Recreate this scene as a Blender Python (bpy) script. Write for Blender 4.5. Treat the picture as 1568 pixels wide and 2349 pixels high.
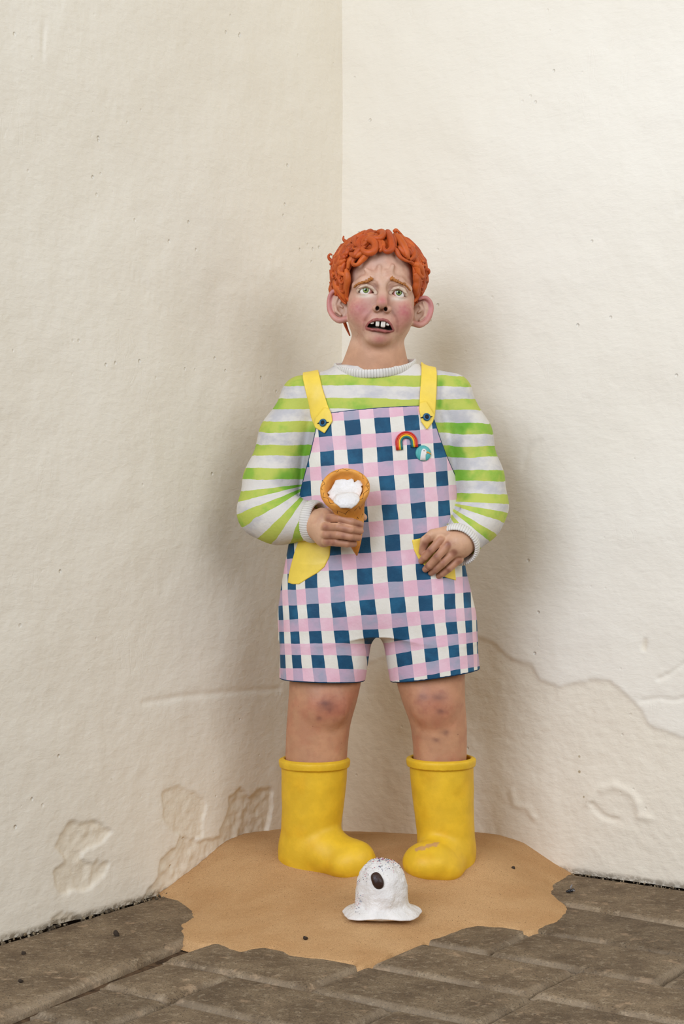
import bpy, math, random, time
import numpy as np
from mathutils import Vector
T0 = time.time()
for _o in list(bpy.data.objects):
    bpy.data.objects.remove(_o)
scene = bpy.context.scene
COL = scene.collection
random.seed(7)
RNG = np.random.default_rng(7)

# ------------------------------------------------------------------ camera, light, exposure
F = 3730.0            # focal length for a 1568 x 2349 image, in its pixels
CX, CY = 784.0, 1174.5
EYE = 0.56            # camera height above the paving (m)
ZC = 4.3 * EYE        # distance from the lens to the statue's middle (m)
K = ZC / F            # one modelling unit in metres
EH = EYE / K          # camera height in modelling units

cam_d = bpy.data.cameras.new('camera')
cam = bpy.data.objects.new('camera', cam_d)
COL.objects.link(cam)
cam.location = (0, -ZC, EYE)
cam.rotation_euler = (math.pi / 2, 0, 0)
cam_d.sensor_fit = 'VERTICAL'
cam_d.sensor_height = 36.0
cam_d.sensor_width = 24.0
cam_d.lens = F / 2349.0 * 36.0
cam_d.clip_start = 0.05
scene.camera = cam

world = bpy.data.worlds.new('world')
scene.world = world
world.use_nodes = True
_bg = world.node_tree.nodes['Background']
_bg.inputs[0].default_value = (1.0, 0.94, 0.80, 1)
_bg.inputs[1].default_value = 0.27

def area(name, loc, target, size, energy, color, size_y=None):
    l = bpy.data.lights.new(name, 'AREA')
    l.shape = 'RECTANGLE'
    l.size = size
    l.size_y = size_y or size
    l.energy = energy
    l.color = color
    o = bpy.data.objects.new(name, l)
    COL.objects.link(o)
    o.location = loc
    d = Vector(target) - Vector(loc)
    o.rotation_euler = d.to_track_quat('-Z', 'Y').to_euler()
    return o

# daylight from the doorway / window behind the photographer, to the left
area('window_light', (-1.8, -3.4, 2.2), (0.15, 0.1, 0.62), 2.4, 138.0, (0.86, 0.965, 1.21))
# the open doorway behind the photographer, to the right
area('open_side_light', (2.3, -3.1, 2.3), (0.1, 0.1, 0.7), 2.8, 78.0, (0.92, 0.965, 1.08), 2.0)

scene.view_settings.view_transform = 'Standard'
scene.view_settings.look = 'None'
scene.view_settings.exposure = -0.02
scene.view_settings.gamma = 1.0
scene.view_settings.use_curve_mapping = False
scene.cycles.max_bounces = 10
scene.cycles.diffuse_bounces = 6

# ------------------------------------------------------------------ helpers: space
def W(X, Y, D=0.0):
    """picture position (X, Y) at D units in front of the statue's middle plane -> modelling units
    (origin under the lens axis; z measured from the paving)"""
    s = (F - D) / F
    return np.array([(X - CX) * s, -D, EH - (Y - CY) * s])

def G(X, Y, zz=0.0):
    """point of the ground (raised by zz) seen at X, Y"""
    Z = F * (EH - zz) / (Y - CY)
    return np.array([(X - CX) * Z / F, Z - F, zz])

UDIR = np.array([0.825, -0.565])     # along the right wall, away from the corner
VDIR = np.array([-0.565, -0.825])    # along the left wall, away from the corner
UDIR /= np.linalg.norm(UDIR); VDIR /= np.linalg.norm(VDIR)
CORNER = np.array([0.0, 4.921 * EH - F])

def uv2xy(u, v):
    return CORNER + np.multiply.outer(u, UDIR) + np.multiply.outer(v, VDIR)

def wall_hit(X, Y, side):
    """(distance from the corner, height) of the wall point seen at X, Y"""
    n = UDIR if side == 'left' else VDIR        # left wall runs along V, its normal is U
    d = np.array([(X - CX) / F, 1.0])
    p0 = np.array([0.0, -F])
    t = np.dot(CORNER - p0, n) / np.dot(d, n)
    p = p0 + d * t
    return np.dot(p - CORNER, VDIR if side == 'left' else UDIR), EH - (Y - CY) / F * t

# ------------------------------------------------------------------ helpers: mesh
def mk(name, verts, faces, mat, parent=None, smooth=True, floats=None, colors=None):
    """verts in modelling units; faces: (n,3) or (n,4) array, or a list of such arrays"""
    v = np.asarray(verts, dtype=np.float64) * K
    if parent is not None:
        off = np.zeros(3)
        p = parent
        while p is not None:
            off += np.array(p.location)
            p = p.parent
        v = v - off
    me = bpy.data.meshes.new(name)
    fl = faces if isinstance(faces, list) and len(faces) and isinstance(faces[0], np.ndarray) and faces[0].ndim == 2 else [np.asarray(faces)]
    loops = np.concatenate([f.ravel() for f in fl]).astype(np.int32)
    sizes = np.concatenate([np.full(len(f), f.shape[1]) for f in fl]).astype(np.int32)
    starts = np.concatenate([[0], np.cumsum(sizes)[:-1]]).astype(np.int32)
    me.vertices.add(len(v))
    me.vertices.foreach_set('co', v.astype(np.float32).ravel())
    me.loops.add(len(loops))
    me.loops.foreach_set('vertex_index', loops)
    me.polygons.add(len(sizes))
    me.polygons.foreach_set('loop_start', starts)
    me.polygons.foreach_set('loop_total', sizes)
    me.polygons.foreach_set('use_smooth', np.full(len(sizes), smooth))
    for n, a in (floats or {}).items():
        at = me.attributes.new(n, 'FLOAT', 'POINT')
        at.data.foreach_set('value', np.asarray(a, np.float32).ravel())
    if colors is not None:
        at = me.attributes.new('paint', 'FLOAT_COLOR', 'POINT')
        c = np.ones((len(v), 4), np.float32)
        c[:, :3] = colors
        at.data.foreach_set('color', c.ravel())
    me.update(calc_edges=True)
    me.validate()
    o = bpy.data.objects.new(name, me)
    COL.objects.link(o)
    if mat:
        me.materials.append(mat)
    if parent is not None:
        o.parent = parent
    return o

def tag(o, label=None, cat=None, group=None, kind=None):
    if label: o['label'] = label
    if cat: o['category'] = cat
    if group: o['group'] = group
    if kind: o['kind'] = kind
    return o

def empty(name, loc, label, cat, group=None):
    o = bpy.data.objects.new(name, None)
    o.empty_display_size = 0.05
    COL.objects.link(o)
    o.location = tuple(np.asarray(loc) * K)
    return tag(o, label, cat, group)

def merge(parts):
    vs, fs, n = [], [], 0
    for v, f in parts:
        vs.append(v); fs.append(np.asarray(f) + n); n += len(v)
    q = [f for f in fs if f.shape[1] == 4]
    t = [f for f in fs if f.shape[1] == 3]
    out = []
    if q: out.append(np.concatenate(q))
    if t: out.append(np.concatenate(t))
    return np.concatenate(vs), out

def rings(rs, cap0=True, cap1=True, closed=True):
    """list of (n,3) rings -> quads (+ fan caps)"""
    n = len(rs[0]); v = np.concatenate(rs); m = len(rs)
    i = np.arange(n); j = (i + 1) % n
    if not closed:
        i, j = i[:-1], j[:-1]
    q = np.concatenate([np.stack([r * n + i, r * n + j, (r + 1) * n + j, (r + 1) * n + i], 1) for r in range(m - 1)])
    tris = []
    if cap0:
        v = np.vstack([v, rs[0].mean(0)]); c = len(v) - 1
        tris.append(np.stack([j, i, np.full(len(i), c)], 1))
    if cap1:
        v = np.vstack([v, rs[-1].mean(0)]); c = len(v) - 1
        b = (m - 1) * n
        tris.append(np.stack([b + i, b + j, np.full(len(i), c)], 1))
    return v, [q] + ([np.concatenate(tris)] if tris else [])

def tube(path, rad, n=8, flat=1.0, up=None, closed=False, round_ends=True):
    """swept tube; flat squashes it along the second frame axis"""
    P = np.asarray(path, float); m = len(P)
    rad = np.broadcast_to(np.asarray(rad, float), (m,))
    if closed:
        t = np.roll(P, -1, 0) - np.roll(P, 1, 0)
    else:
        t = np.gradient(P, axis=0)
    t /= np.linalg.norm(t, axis=1)[:, None] + 1e-9
    ref = np.array(up if up is not None else [0.3, 0.5, 0.81], float)
    nrm = ref - t[0] * np.dot(ref, t[0]); nrm /= np.linalg.norm(nrm)
    rs = []
    ang = np.linspace(0, 2 * math.pi, n, endpoint=False)
    for k in range(m):
        nrm = nrm - t[k] * np.dot(nrm, t[k]); nrm /= np.linalg.norm(nrm) + 1e-9
        b = np.cross(t[k], nrm)
        rs.append(P[k] + rad[k] * (np.cos(ang)[:, None] * b + flat * np.sin(ang)[:, None] * nrm))
    if closed:
        rs.append(rs[0].copy())
        return rings(rs, False, False)
    return rings(rs)

def spline(pts, n):
    """Catmull-Rom through pts, n samples"""
    P = np.asarray(pts, float)
    Q = np.vstack([2 * P[0] - P[1], P, 2 * P[-1] - P[-2]])
    s = np.linspace(0, len(P) - 1, n)
    k = np.minimum(s.astype(int), len(P) - 2); t = (s - k)[:, None]
    a, b, c, d = Q[k], Q[k + 1], Q[k + 2], Q[k + 3]
    return 0.5 * (2 * b + (c - a) * t + (2 * a - 5 * b + 4 * c - d) * t ** 2 + (3 * b - a - 3 * c + d) * t ** 3)

# ------------------------------------------------------------------ helpers: distance fields
def smin(a, b, k):
    if k <= 0: return np.minimum(a, b)
    h = np.clip(0.5 + 0.5 * (b - a) / k, 0, 1)
    return b + (a - b) * h - k * h * (1 - h)

def smax(a, b, k):
    return -smin(-a, -b, k)

class Grid:
    def __init__(s, lo, hi, h):
        s.h = h; s.lo = np.asarray(lo, float)
        n = (np.ceil((np.asarray(hi, float) - s.lo) / h) + 1).astype(int)
        s.ax = [(s.lo[i] + h * np.arange(n[i])).astype(np.float32) for i in range(3)]
        s.d = np.full(tuple(n), 1e3, np.float32)
    def box(s, lo, hi):
        sl = []
        for i in range(3):
            a = max(0, int((lo[i] - s.lo[i]) / s.h)); b = min(len(s.ax[i]), int((hi[i] - s.lo[i]) / s.h) + 2)
            sl.append(slice(a, max(a + 1, b)))
        return tuple(sl)
    def xyz(s, sl):
        return s.ax[0][sl[0]][:, None, None], s.ax[1][sl[1]][None, :, None], s.ax[2][sl[2]][None, None, :]
    def full(s):
        return tuple(slice(0, len(a)) for a in s.ax)
    def op(s, prim, k=0.0, sub=False, pad=None):
        fn, lo, hi = prim
        p = (k + 3 * s.h + 4) if pad is None else pad
        sl = s.box(np.asarray(lo) - p, np.asarray(hi) + p)
        b = fn(*s.xyz(sl)).astype(np.float32)
        s.d[sl] = smax(s.d[sl], -b, k) if sub else smin(s.d[sl], b, k)
    def mesh(s, smooth=1):
        v, q = surfnets(s.d, s.lo, s.h)
        for _ in range(smooth):
            v = laplace(v, q)
        return v, q

def ell(c, r, R=None):
    c = np.asarray(c, float); r = np.asarray(r, float)
    R = np.eye(3) if R is None else R          # columns: local axes
    m = np.abs(R) @ r
    def fn(x, y, z):
        dx, dy, dz = x - c[0], y - c[1], z - c[2]
        k0 = 0; k1 = 0
        for i in range(3):
            q = (dx * R[0, i] + dy * R[1, i] + dz * R[2, i]) / r[i]
            k0 = k0 + q * q; k1 = k1 + (q / r[i]) ** 2
        k0 = np.sqrt(k0); k1 = np.sqrt(k1) + 1e-9
        return k0 * (k0 - 1) / k1
    return fn, c - m, c + m

def cap(a, b, ra, rb=None):
    a = np.asarray(a, float); b = np.asarray(b, float); rb = ra if rb is None else rb
    ba = b - a; L2 = max(np.dot(ba, ba), 1e-9)
    def fn(x, y, z):
        t = np.clip(((x - a[0]) * ba[0] + (y - a[1]) * ba[1] + (z - a[2]) * ba[2]) / L2, 0, 1)
        return np.sqrt((x - a[0] - t * ba[0]) ** 2 + (y - a[1] - t * ba[1]) ** 2 + (z - a[2] - t * ba[2]) ** 2) - (ra + (rb - ra) * t)
    m = max(ra, rb)
    return fn, np.minimum(a, b) - m, np.maximum(a, b) + m

def chain(g, pts, radii, k, sub=False, kk=None):
    """capsules along a polyline, unioned first, then blended in"""
    prims = [cap(pts[i], pts[i + 1], radii[i], radii[i + 1]) for i in range(len(pts) - 1)]
    lo = np.min([p[1] for p in prims], 0); hi = np.max([p[2] for p in prims], 0)
    def fn(x, y, z):
        d = prims[0][0](x, y, z)
        for p in prims[1:]:
            d = smin(d, p[0](x, y, z), kk or 0)
        return d
    g.op((fn, lo, hi), k, sub)

def gsmooth(a, w):
    if w <= 0: return a
    k = np.exp(-0.5 * (np.arange(-3 * w, 3 * w + 1) / w) ** 2); k /= k.sum()
    return np.convolve(np.pad(a, 3 * w, mode='edge'), k, 'valid')

def loft(rows, n=2.4, w=10, zpad=0):
    """rows of (Y, x_left, x_right, D_front, D_back) in the picture -> distance field of the stacked ovals"""
    R = []
    for (Y, xl, xr, df, db) in rows:
        dm = 0.5 * (df + db)
        a = W(xl, Y, dm); b = W(xr, Y, dm)
        R.append((a[2], 0.5 * (a[0] + b[0]), 0.5 * (b[0] - a[0]), -dm, 0.5 * (df - db)))
    R = np.array(sorted(R))
    z0, z1 = R[0, 0], R[-1, 0]
    zs = np.arange(z0, z1 + 1, 1.0)
    cols = [gsmooth(np.interp(zs, R[:, 0], R[:, i]), w) for i in range(1, 5)]
    def fn(x, y, z):
        zf = np.asarray(z).ravel()
        cx, a, cy, b = [np.interp(zf, zs, c).reshape(np.shape(z)).astype(np.float32) for c in cols]
        X = np.abs(x - cx) / a; Y = np.abs(y - cy) / b
        s = X ** n + Y ** n + 1e-9
        k0 = s ** (1 / n)
        g = s ** (1 / n - 1) * np.sqrt((X ** (n - 1) / a) ** 2 + (Y ** (n - 1) / b) ** 2) + 1e-6
        d = (k0 - 1) / g
        return np.maximum(np.maximum(d, z - (z1 + zpad)), (z0 - zpad) - z)
    xm = np.max(np.abs(R[:, 1]) + R[:, 2])
    lo = np.array([np.min(R[:, 1] - R[:, 2]), np.min(R[:, 3] - R[:, 4]), z0 - zpad])
    hi = np.array([np.max(R[:, 1] + R[:, 2]), np.max(R[:, 3] + R[:, 4]), z1 + zpad])
    return fn, lo, hi

def poly2(P, x, z):
    """signed distance to polygon P (n,2) at broadcast x, z"""
    P = np.asarray(P, float); n = len(P)
    d = None; s = None
    for i in range(n):
        a = P[i]; b = P[(i + 1) % n]
        ex, ez = b - a
        wx, wz = x - a[0], z - a[1]
        t = np.clip((wx * ex + wz * ez) / (ex * ex + ez * ez + 1e-9), 0, 1)
        dd = (wx - t * ex) ** 2 + (wz - t * ez) ** 2
        d = dd if d is None else np.minimum(d, dd)
        c = ((a[1] > z) != (b[1] > z)) & (x < (b[0] - a[0]) * (z - a[1]) / (b[1] - a[1] + 1e-12) + a[0])
        s = c if s is None else s ^ c
    return np.sqrt(d) * np.where(s, -1, 1)

def P2(pts, D):
    """picture polygon at depth D -> (x, z)"""
    return np.array([W(X, Y, D)[[0, 2]] for X, Y in pts])

def prism(pts, D, d0, d1):
    """picture polygon extruded along depth from d0 (back) to d1 (front)"""
    P = P2(pts, D)
    def fn(x, y, z):
        return np.maximum(np.maximum(poly2(P, x, z), y + d0), -y - d1)
    lo = np.array([P[:, 0].min(), -d1, P[:, 1].min()]); hi = np.array([P[:, 0].max(), -d0, P[:, 1].max()])
    return fn, lo, hi

def surfnets(d, lo, h):
    nx, ny, nz = d.shape
    s = d < 0
    c = np.zeros((nx - 1, ny - 1, nz - 1), np.uint8)
    offs = [(i, j, k) for i in (0, 1) for j in (0, 1) for k in (0, 1)]
    for i, j, k in offs:
        c += s[i:nx - 1 + i, j:ny - 1 + j, k:nz - 1 + k]
    act = (c > 0) & (c < 8)
    I = np.argwhere(act)
    vid = np.full(act.shape, -1, np.int32)
    vid[act] = np.arange(len(I))
    cv = np.stack([d[I[:, 0] + i, I[:, 1] + j, I[:, 2] + k] for i, j, k in offs], 1).astype(np.float64)
    acc = np.zeros((len(I), 3)); cnt = np.zeros(len(I))
    oa = np.array(offs, float)
    for a in range(8):
        for b in range(a + 1, 8):
            if np.abs(oa[a] - oa[b]).sum() != 1: continue
            m = (cv[:, a] < 0) != (cv[:, b] < 0)
            t = cv[m, a] / (cv[m, a] - cv[m, b])
            acc[m] += oa[a] + t[:, None] * (oa[b] - oa[a]); cnt[m] += 1
    v = np.asarray(lo) + (I + acc / cnt[:, None]) * h
    quads = []
    for ax in range(3):
        e = [slice(None)] * 3; f = [slice(None)] * 3
        e[ax] = slice(0, -1); f[ax] = slice(1, None)
        s0, s1 = s[tuple(e)], s[tuple(f)]
        E = np.argwhere(s0 != s1)
        o1, o2 = [(1, 2), (2, 0), (0, 1)][ax]
        ok = (E[:, o1] > 0) & (E[:, o2] > 0) & (E[:, o1] < d.shape[o1] - 1) & (E[:, o2] < d.shape[o2] - 1)
        E = E[ok]
        flip = ~s0[tuple(E.T)]
        def vv(a, b):
            J = E.copy(); J[:, o1] -= a; J[:, o2] -= b
            return vid[tuple(J.T)]
        q = np.stack([vv(0, 0), vv(1, 0), vv(1, 1), vv(0, 1)], 1)
        q[flip] = q[flip][:, ::-1]
        quads.append(q)
    return v, np.concatenate(quads)

def laplace(v, q, f=0.5):
    a = np.concatenate([q[:, i] for i in range(4)] + [q[:, (i + 1) % 4] for i in range(4)])
    b = np.concatenate([q[:, (i + 1) % 4] for i in range(4)] + [q[:, i] for i in range(4)])
    n = np.bincount(a, minlength=len(v)).astype(float) + 1e-9
    avg = np.stack([np.bincount(a, v[b, i], minlength=len(v)) / n for i in range(3)], 1)
    return v + f * (avg - v)

def vnoise(p, scale, seed=0, octaves=1):
    """smooth value noise, -1..1, p (n,3)"""
    out = np.zeros(len(p)); amp = 1.0; tot = 0.0
    for o in range(octaves):
        r = np.random.default_rng(seed + o * 17).random((32, 32, 32))
        q = np.asarray(p) / scale * (2 ** o) + 100.37
        i = np.floor(q).astype(int); f = q - i; f = f * f * (3 - 2 * f)
        val = 0
        for dx in (0, 1):
            for dy in (0, 1):
                for dz in (0, 1):
                    w = (f[:, 0] if dx else 1 - f[:, 0]) * (f[:, 1] if dy else 1 - f[:, 1]) * (f[:, 2] if dz else 1 - f[:, 2])
                    val = val + w * r[(i[:, 0] + dx) % 32, (i[:, 1] + dy) % 32, (i[:, 2] + dz) % 32]
        out += amp * (val * 2 - 1); tot += amp; amp *= 0.5
    return out / tot

def sstep(a, b, x):
    t = np.clip((x - a) / (b - a), 0, 1)
    return t * t * (3 - 2 * t)

def lin(r, g, b):
    c = np.array([r, g, b], float) / 255.0
    return np.where(c <= 0.04045, c / 12.92, ((c + 0.055) / 1.055) ** 2.4)

# ------------------------------------------------------------------ helpers: materials
class NT:
    def __init__(s, name, rough=0.6, spec=0.3):
        s.m = bpy.data.materials.new(name); s.m.use_nodes = True
        s.t = s.m.node_tree; s.b = s.t.nodes['Principled BSDF']
        s.b.inputs['Roughness'].default_value = rough
        s.b.inputs['Specular IOR Level'].default_value = spec
        s._tc = None
    def n(s, typ, **kw):
        x = s.t.nodes.new(typ)
        for a, b in kw.items(): setattr(x, a, b)
        return x
    def l(s, a, b):
        if hasattr(a, 'is_linked') or hasattr(a, 'links'): s.t.links.new(a, b)
        elif isinstance(a, (tuple, list, np.ndarray)):
            a = list(a); b.default_value = a + [1] if len(a) == 3 and len(b.default_value) == 4 else a
        else: b.default_value = a
    def tc(s):
        if s._tc is None: s._tc = s.n('ShaderNodeTexCoord')
        return s._tc.outputs['Object']
    def geo(s):
        return s.n('ShaderNodeNewGeometry').outputs['Position']
    def noise(s, scale, detail=3, rough=0.5, vec=None, dist=0.0):
        x = s.n('ShaderNodeTexNoise'); s.l(vec or s.geo(), x.inputs['Vector'])
        x.inputs['Scale'].default_value = scale; x.inputs['Detail'].default_value = detail
        x.inputs['Roughness'].default_value = rough; x.inputs['Distortion'].default_value = dist
        return x.outputs['Fac']
    def vor(s, scale, feature='F1', vec=None):
        x = s.n('ShaderNodeTexVoronoi', feature=feature); s.l(vec or s.geo(), x.inputs['Vector'])
        x.inputs['Scale'].default_value = scale
        return x.outputs['Distance']
    def math(s, op, a, b=0.0, c=0.0, clamp=False):
        x = s.n('ShaderNodeMath', operation=op, use_clamp=clamp)
        s.l(a, x.inputs[0]); s.l(b, x.inputs[1]); s.l(c, x.inputs[2])
        return x.outputs[0]
    def mix(s, f, a, b, mode='MIX'):
        x = s.n('ShaderNodeMix', data_type='RGBA', blend_type=mode)
        s.l(f, x.inputs[0]); s.l(a, x.inputs[6]); s.l(b, x.inputs[7])
        return x.outputs[2]
    def ramp(s, f, lo, hi, a=0.0, b=1.0):
        x = s.n('ShaderNodeMapRange', interpolation_type='SMOOTHSTEP'); s.l(f, x.inputs[0])
        x.inputs[1].default_value = lo; x.inputs[2].default_value = hi; x.inputs[3].default_value = a; x.inputs[4].default_value = b
        return x.outputs[0]
    def attr(s, name, col=False):
        x = s.n('ShaderNodeAttribute', attribute_name=name)
        return x.outputs['Color' if col else 'Fac']
    def scale(s, vec, sc):
        x = s.n('ShaderNodeVectorMath', operation='MULTIPLY'); s.l(vec, x.inputs[0]); x.inputs[1].default_value = sc
        return x.outputs[0]
    def bump(s, h, dist, strength=1.0, prev=None):
        x = s.n('ShaderNodeBump'); x.inputs['Strength'].default_value = strength; x.inputs['Distance'].default_value = dist
        s.l(h, x.inputs['Height'])
        if prev is not None: s.l(prev, x.inputs['Normal'])
        return x.outputs[0]
    def out(s, col, nrm=None, rough=None):
        s.l(col, s.b.inputs['Base Color'])
        if nrm is not None: s.l(nrm, s.b.inputs['Normal'])
        if rough is not None: s.l(rough, s.b.inputs['Roughness'])
        return s.m

def paint_mat(name, base, var=0.10, rough=0.5, bump=0.0006, bscale=90, spec=0.3, fine=500):
    """hand-painted clay: one colour, slightly streaky, over a lumpy surface. base may be None (vertex paint)."""
    t = NT(name, rough, spec)
    col = t.attr('paint', True) if base is None else tuple(base)
    nz = t.noise(45, 4, 0.6)
    dark = t.mix(t.ramp(nz, 0.35, 0.7), (1 - var,) * 3, (1 + var * 0.4,) * 3)
    c = t.mix(1.0, t.mix(1.0, col, (0.83, 0.81, 0.78), 'MULTIPLY'), dark, 'MULTIPLY')      # even darker, warmer tint on all paint, as the lamps overexpose it
    b = t.bump(t.noise(bscale, 3, 0.55), bump)
    b = t.bump(t.noise(fine, 2, 0.5), bump * 0.15, prev=b)
    return t.out(c, b)

print('helpers', time.time() - T0)
# ------------------------------------------------------------------ the setting
def wall_material(name, seed):
    t = NT(name, 0.85, 0.15)
    pos = t.geo()
    big = t.noise(2.2, 3, 0.5, pos)
    col = t.mix(t.ramp(big, 0.3, 0.7), lin(228, 219, 199), lin(233, 225, 206))
    old = t.attr('old')                       # older, yellower lime wash where the top coat has come off
    col = t.mix(t.math('MULTIPLY', old, 0.45), col, lin(222, 207, 178))
    # a few rusty and green specks
    sp = t.vor(34, 'F1', pos)
    pick = t.noise(6, 2, 0.5, pos)
    m = t.math('MULTIPLY', t.ramp(sp, 0.055, 0.095, 1, 0), t.ramp(pick, 0.56, 0.66))
    m = t.math('MULTIPLY', m, t.attr('low'))
    col = t.mix(t.math('MULTIPLY', m, 0.75), col, lin(150, 128, 84))
    col = t.mix(t.math('MULTIPLY', t.attr('corner_dark'), 0.55), col, lin(196, 168, 124))  # brown darkening painted in around the foot of the corner
    dirt = t.attr('dirt')
    dn = t.noise(120, 4, 0.7, pos)
    col = t.mix(t.math('MULTIPLY', dirt, t.ramp(dn, 0.40, 0.56)), col, lin(128, 112, 86))
    # relief: brushed lime wash, pits, trowel marks
    st = t.scale(pos, (1.0, 1.0, 2.6))
    h1 = t.noise(9, 4, 0.55, pos)
    h2 = t.noise(46, 4, 0.62, st, 0.4)
    h3 = t.noise(120, 4, 0.6, pos)
    pit = t.math('MULTIPLY', t.ramp(t.vor(38, 'F1', pos), 0.04, 0.13, 1, 0), t.ramp(t.noise(11, 2, 0.5, pos), 0.54, 0.64))
    scr = t.scale(pos, (34, 34, 9))
    ridge = t.math('ABSOLUTE', t.math('SUBTRACT', t.noise(1.0, 2, 0.5, scr, 1.2), 0.5))
    scratch = t.math('MULTIPLY', t.ramp(ridge, 0.0, 0.018, 1, 0), t.ramp(t.noise(7, 2, 0.5, pos), 0.56, 0.64))
    b = t.bump(h1, 0.006)
    b = t.bump(h2, 0.0008, prev=b)
    rough_amt = t.math('ADD', t.math('MULTIPLY', old, 0.8), 0.55)
    b2 = t.n('ShaderNodeBump'); b2.inputs['Distance'].default_value = 0.0006
    t.l(h3, b2.inputs['Height']); t.l(rough_amt, b2.inputs['Strength']); t.l(b, b2.inputs['Normal'])
    b = t.bump(pit, -0.0016, prev=b2.outputs[0])
    b = t.bump(scratch, -0.0004, 0.35, prev=b)
    return t.out(col, b)

M_WALL = wall_material('lime_wash', 1)

def build_wall(name, side, chips, ridges):
    ax = np.concatenate([np.arange(-63, 1400, 4.5), np.arange(1400, 3300, 50)])
    zz = np.concatenate([np.arange(0, 700, 4.5), np.arange(700, 2420, 13), np.arange(2420, 4000, 80)])
    Tt, Zz = np.meshgrid(ax, zz, indexing='ij')
    t, z = Tt.ravel(), Zz.ravel()
    p3 = np.stack([t, z, np.full_like(t, 0.0)], 1)
    s0 = 11 if side == 'left' else 53
    wig = vnoise(p3, 26, s0, 3) * 9
    disp = vnoise(p3, 330, s0 + 3, 2) * 5 + vnoise(p3, 70, s0 + 5, 3) * 1.5
    old = np.zeros_like(t)
    rough = vnoise(p3, 16, s0 + 9, 3)
    for pts, depth, soft in chips:
        P = np.array([wall_hit(X, Y, side) for X, Y in pts])
        lo, hi = P.min(0) - 60, P.max(0) + 60
        sel = (t > lo[0]) & (t < hi[0]) & (z > lo[1]) & (z < hi[1])
        d = poly2(P, t[sel], z[sel]) + wig[sel] * (1.3 if side == 'left' else 0.7)
        m = sstep(soft, -soft, d)
        disp[sel] -= m * (depth + rough[sel] * depth * (0.75 if side == 'left' else 0.35))
        old[sel] = np.maximum(old[sel], m)
    for pts, hgt, wid in ridges:
        P = np.array([wall_hit(X, Y, side) for X, Y in pts])
        d = np.full_like(t, 1e9)
        for a, b in zip(P[:-1], P[1:]):
            e = b - a
            q = np.clip(((t - a[0]) * e[0] + (z - a[1]) * e[1]) / (e @ e), 0, 1)
            d = np.minimum(d, np.hypot(t - a[0] - q * e[0], z - a[1] - q * e[1]))
        disp += hgt * np.exp(-((d + wig * 0.3) / wid) ** 2)
    # ragged foot of the plaster
    zb = (2 + vnoise(np.stack([t, t * 0, t * 0], 1), 40, s0 + 21, 3) * 11) * sstep(30, 120, t)
    zb = np.maximum(zb, 0) * 0.6
    if side == 'right':
        zb *= 0.35
    foot = sstep(30, 0, z)
    z2 = z + zb * foot
    disp -= 5 * sstep(16, 0, z)
    dirt = 0.8 * sstep(20, 2, z + rough * 8) * (1.0 if side == 'left' else 0.8)
    low = sstep(620, 250, z)
    corner_dark = sstep(-0.1, 0.55, 1.15 - np.hypot(t / 300.0, z / 520.0) + 0.35 * vnoise(p3, 90, s0 + 33, 3))  # strongest low in the corner, with a noisy edge
    run = VDIR if side == 'left' else UDIR
    nrm = UDIR if side == 'left' else VDIR
    xy = CORNER + t[:, None] * run + disp[:, None] * nrm
    v = np.stack([xy[:, 0], xy[:, 1], z2], 1)
    n, m = len(ax), len(zz)
    I = (np.arange(n - 1)[:, None] * m + np.arange(m - 1)[None]).ravel()
    q = np.stack([I, I + m, I + m + 1, I + 1], 1)
    if side == 'left':
        q = q[:, ::-1]
    # thickness: a back sheet so that the wall is a solid slab
    back = np.array([[0, 0], [3300, 0], [3300, 4000], [0, 4000]], float)
    bx = CORNER + back[:, :1] * run - 150 * nrm
    bv = np.stack([bx[:, 0], bx[:, 1], back[:, 1]], 1)
    k = len(v)
    c0, c1, c2, c3 = 0, (n - 1) * m, n * m - 1, m - 1
    bq = np.array([[k, k + 1, k + 2, k + 3], [c1, k + 1, k + 2, c2], [c3, c2, k + 2, k + 3]])
    v = np.vstack([v, bv]); q = np.vstack([q, bq])
    z4 = np.zeros(4)
    o = mk(name, v, q, M_WALL, floats={'old': np.append(old, z4), 'dirt': np.append(dirt, z4), 'low': np.append(low, z4), 'corner_dark': np.append(corner_dark, z4)})
    tag(o, kind='structure')
    return o

def zl(pts): return [(u * 0.4337, 1700 + v * 0.4337) for u, v in pts]
def zr(pts): return [(1050 + u * 0.3304, 1380 + v * 0.3304) for u, v in pts]
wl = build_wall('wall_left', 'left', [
    (zl([(380, 430), (510, 430), (600, 480), (540, 540), (440, 580), (410, 640), (565, 650), (545, 720), (480, 775), (330, 815), (300, 780), (290, 690), (350, 640), (300, 560), (330, 500)]), 5.0, 4),
    (zl([(850, 275), (960, 240), (1085, 300), (1065, 500), (960, 520), (870, 420)]), 4, 5),
    (zl([(760, 830), (800, 770), (835, 720), (850, 620), (930, 565), (950, 500), (1065, 540), (1160, 500), (1200, 400), (1215, 300), (1270, 250), (1320, 300), (1370, 250), (1430, 250), (1442, 350), (1405, 490), (1300, 900), (800, 1000)]), 7, 3.5),
    (zl([(270, 940), (330, 905), (400, 930), (470, 960), (430, 1010), (300, 1010)]), 5, 3),
], [
    ([(330, 1612), (430, 1596), (520, 1588), (640, 1580)], -2.5, 7),
    ([(100, 60), (96, 130)], -2, 5),
    ([(238, 110), (292, 138)], -2, 4), ([(236, 215), (280, 265)], -2, 4), ([(300, 620), (376, 720)], -2, 4),
    ([(615, 620), (645, 606)], 3, 6), ([(668, 240), (690, 258)], 3, 6),
    ([(495, 650), (590, 648)], -2, 5),
])
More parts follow.
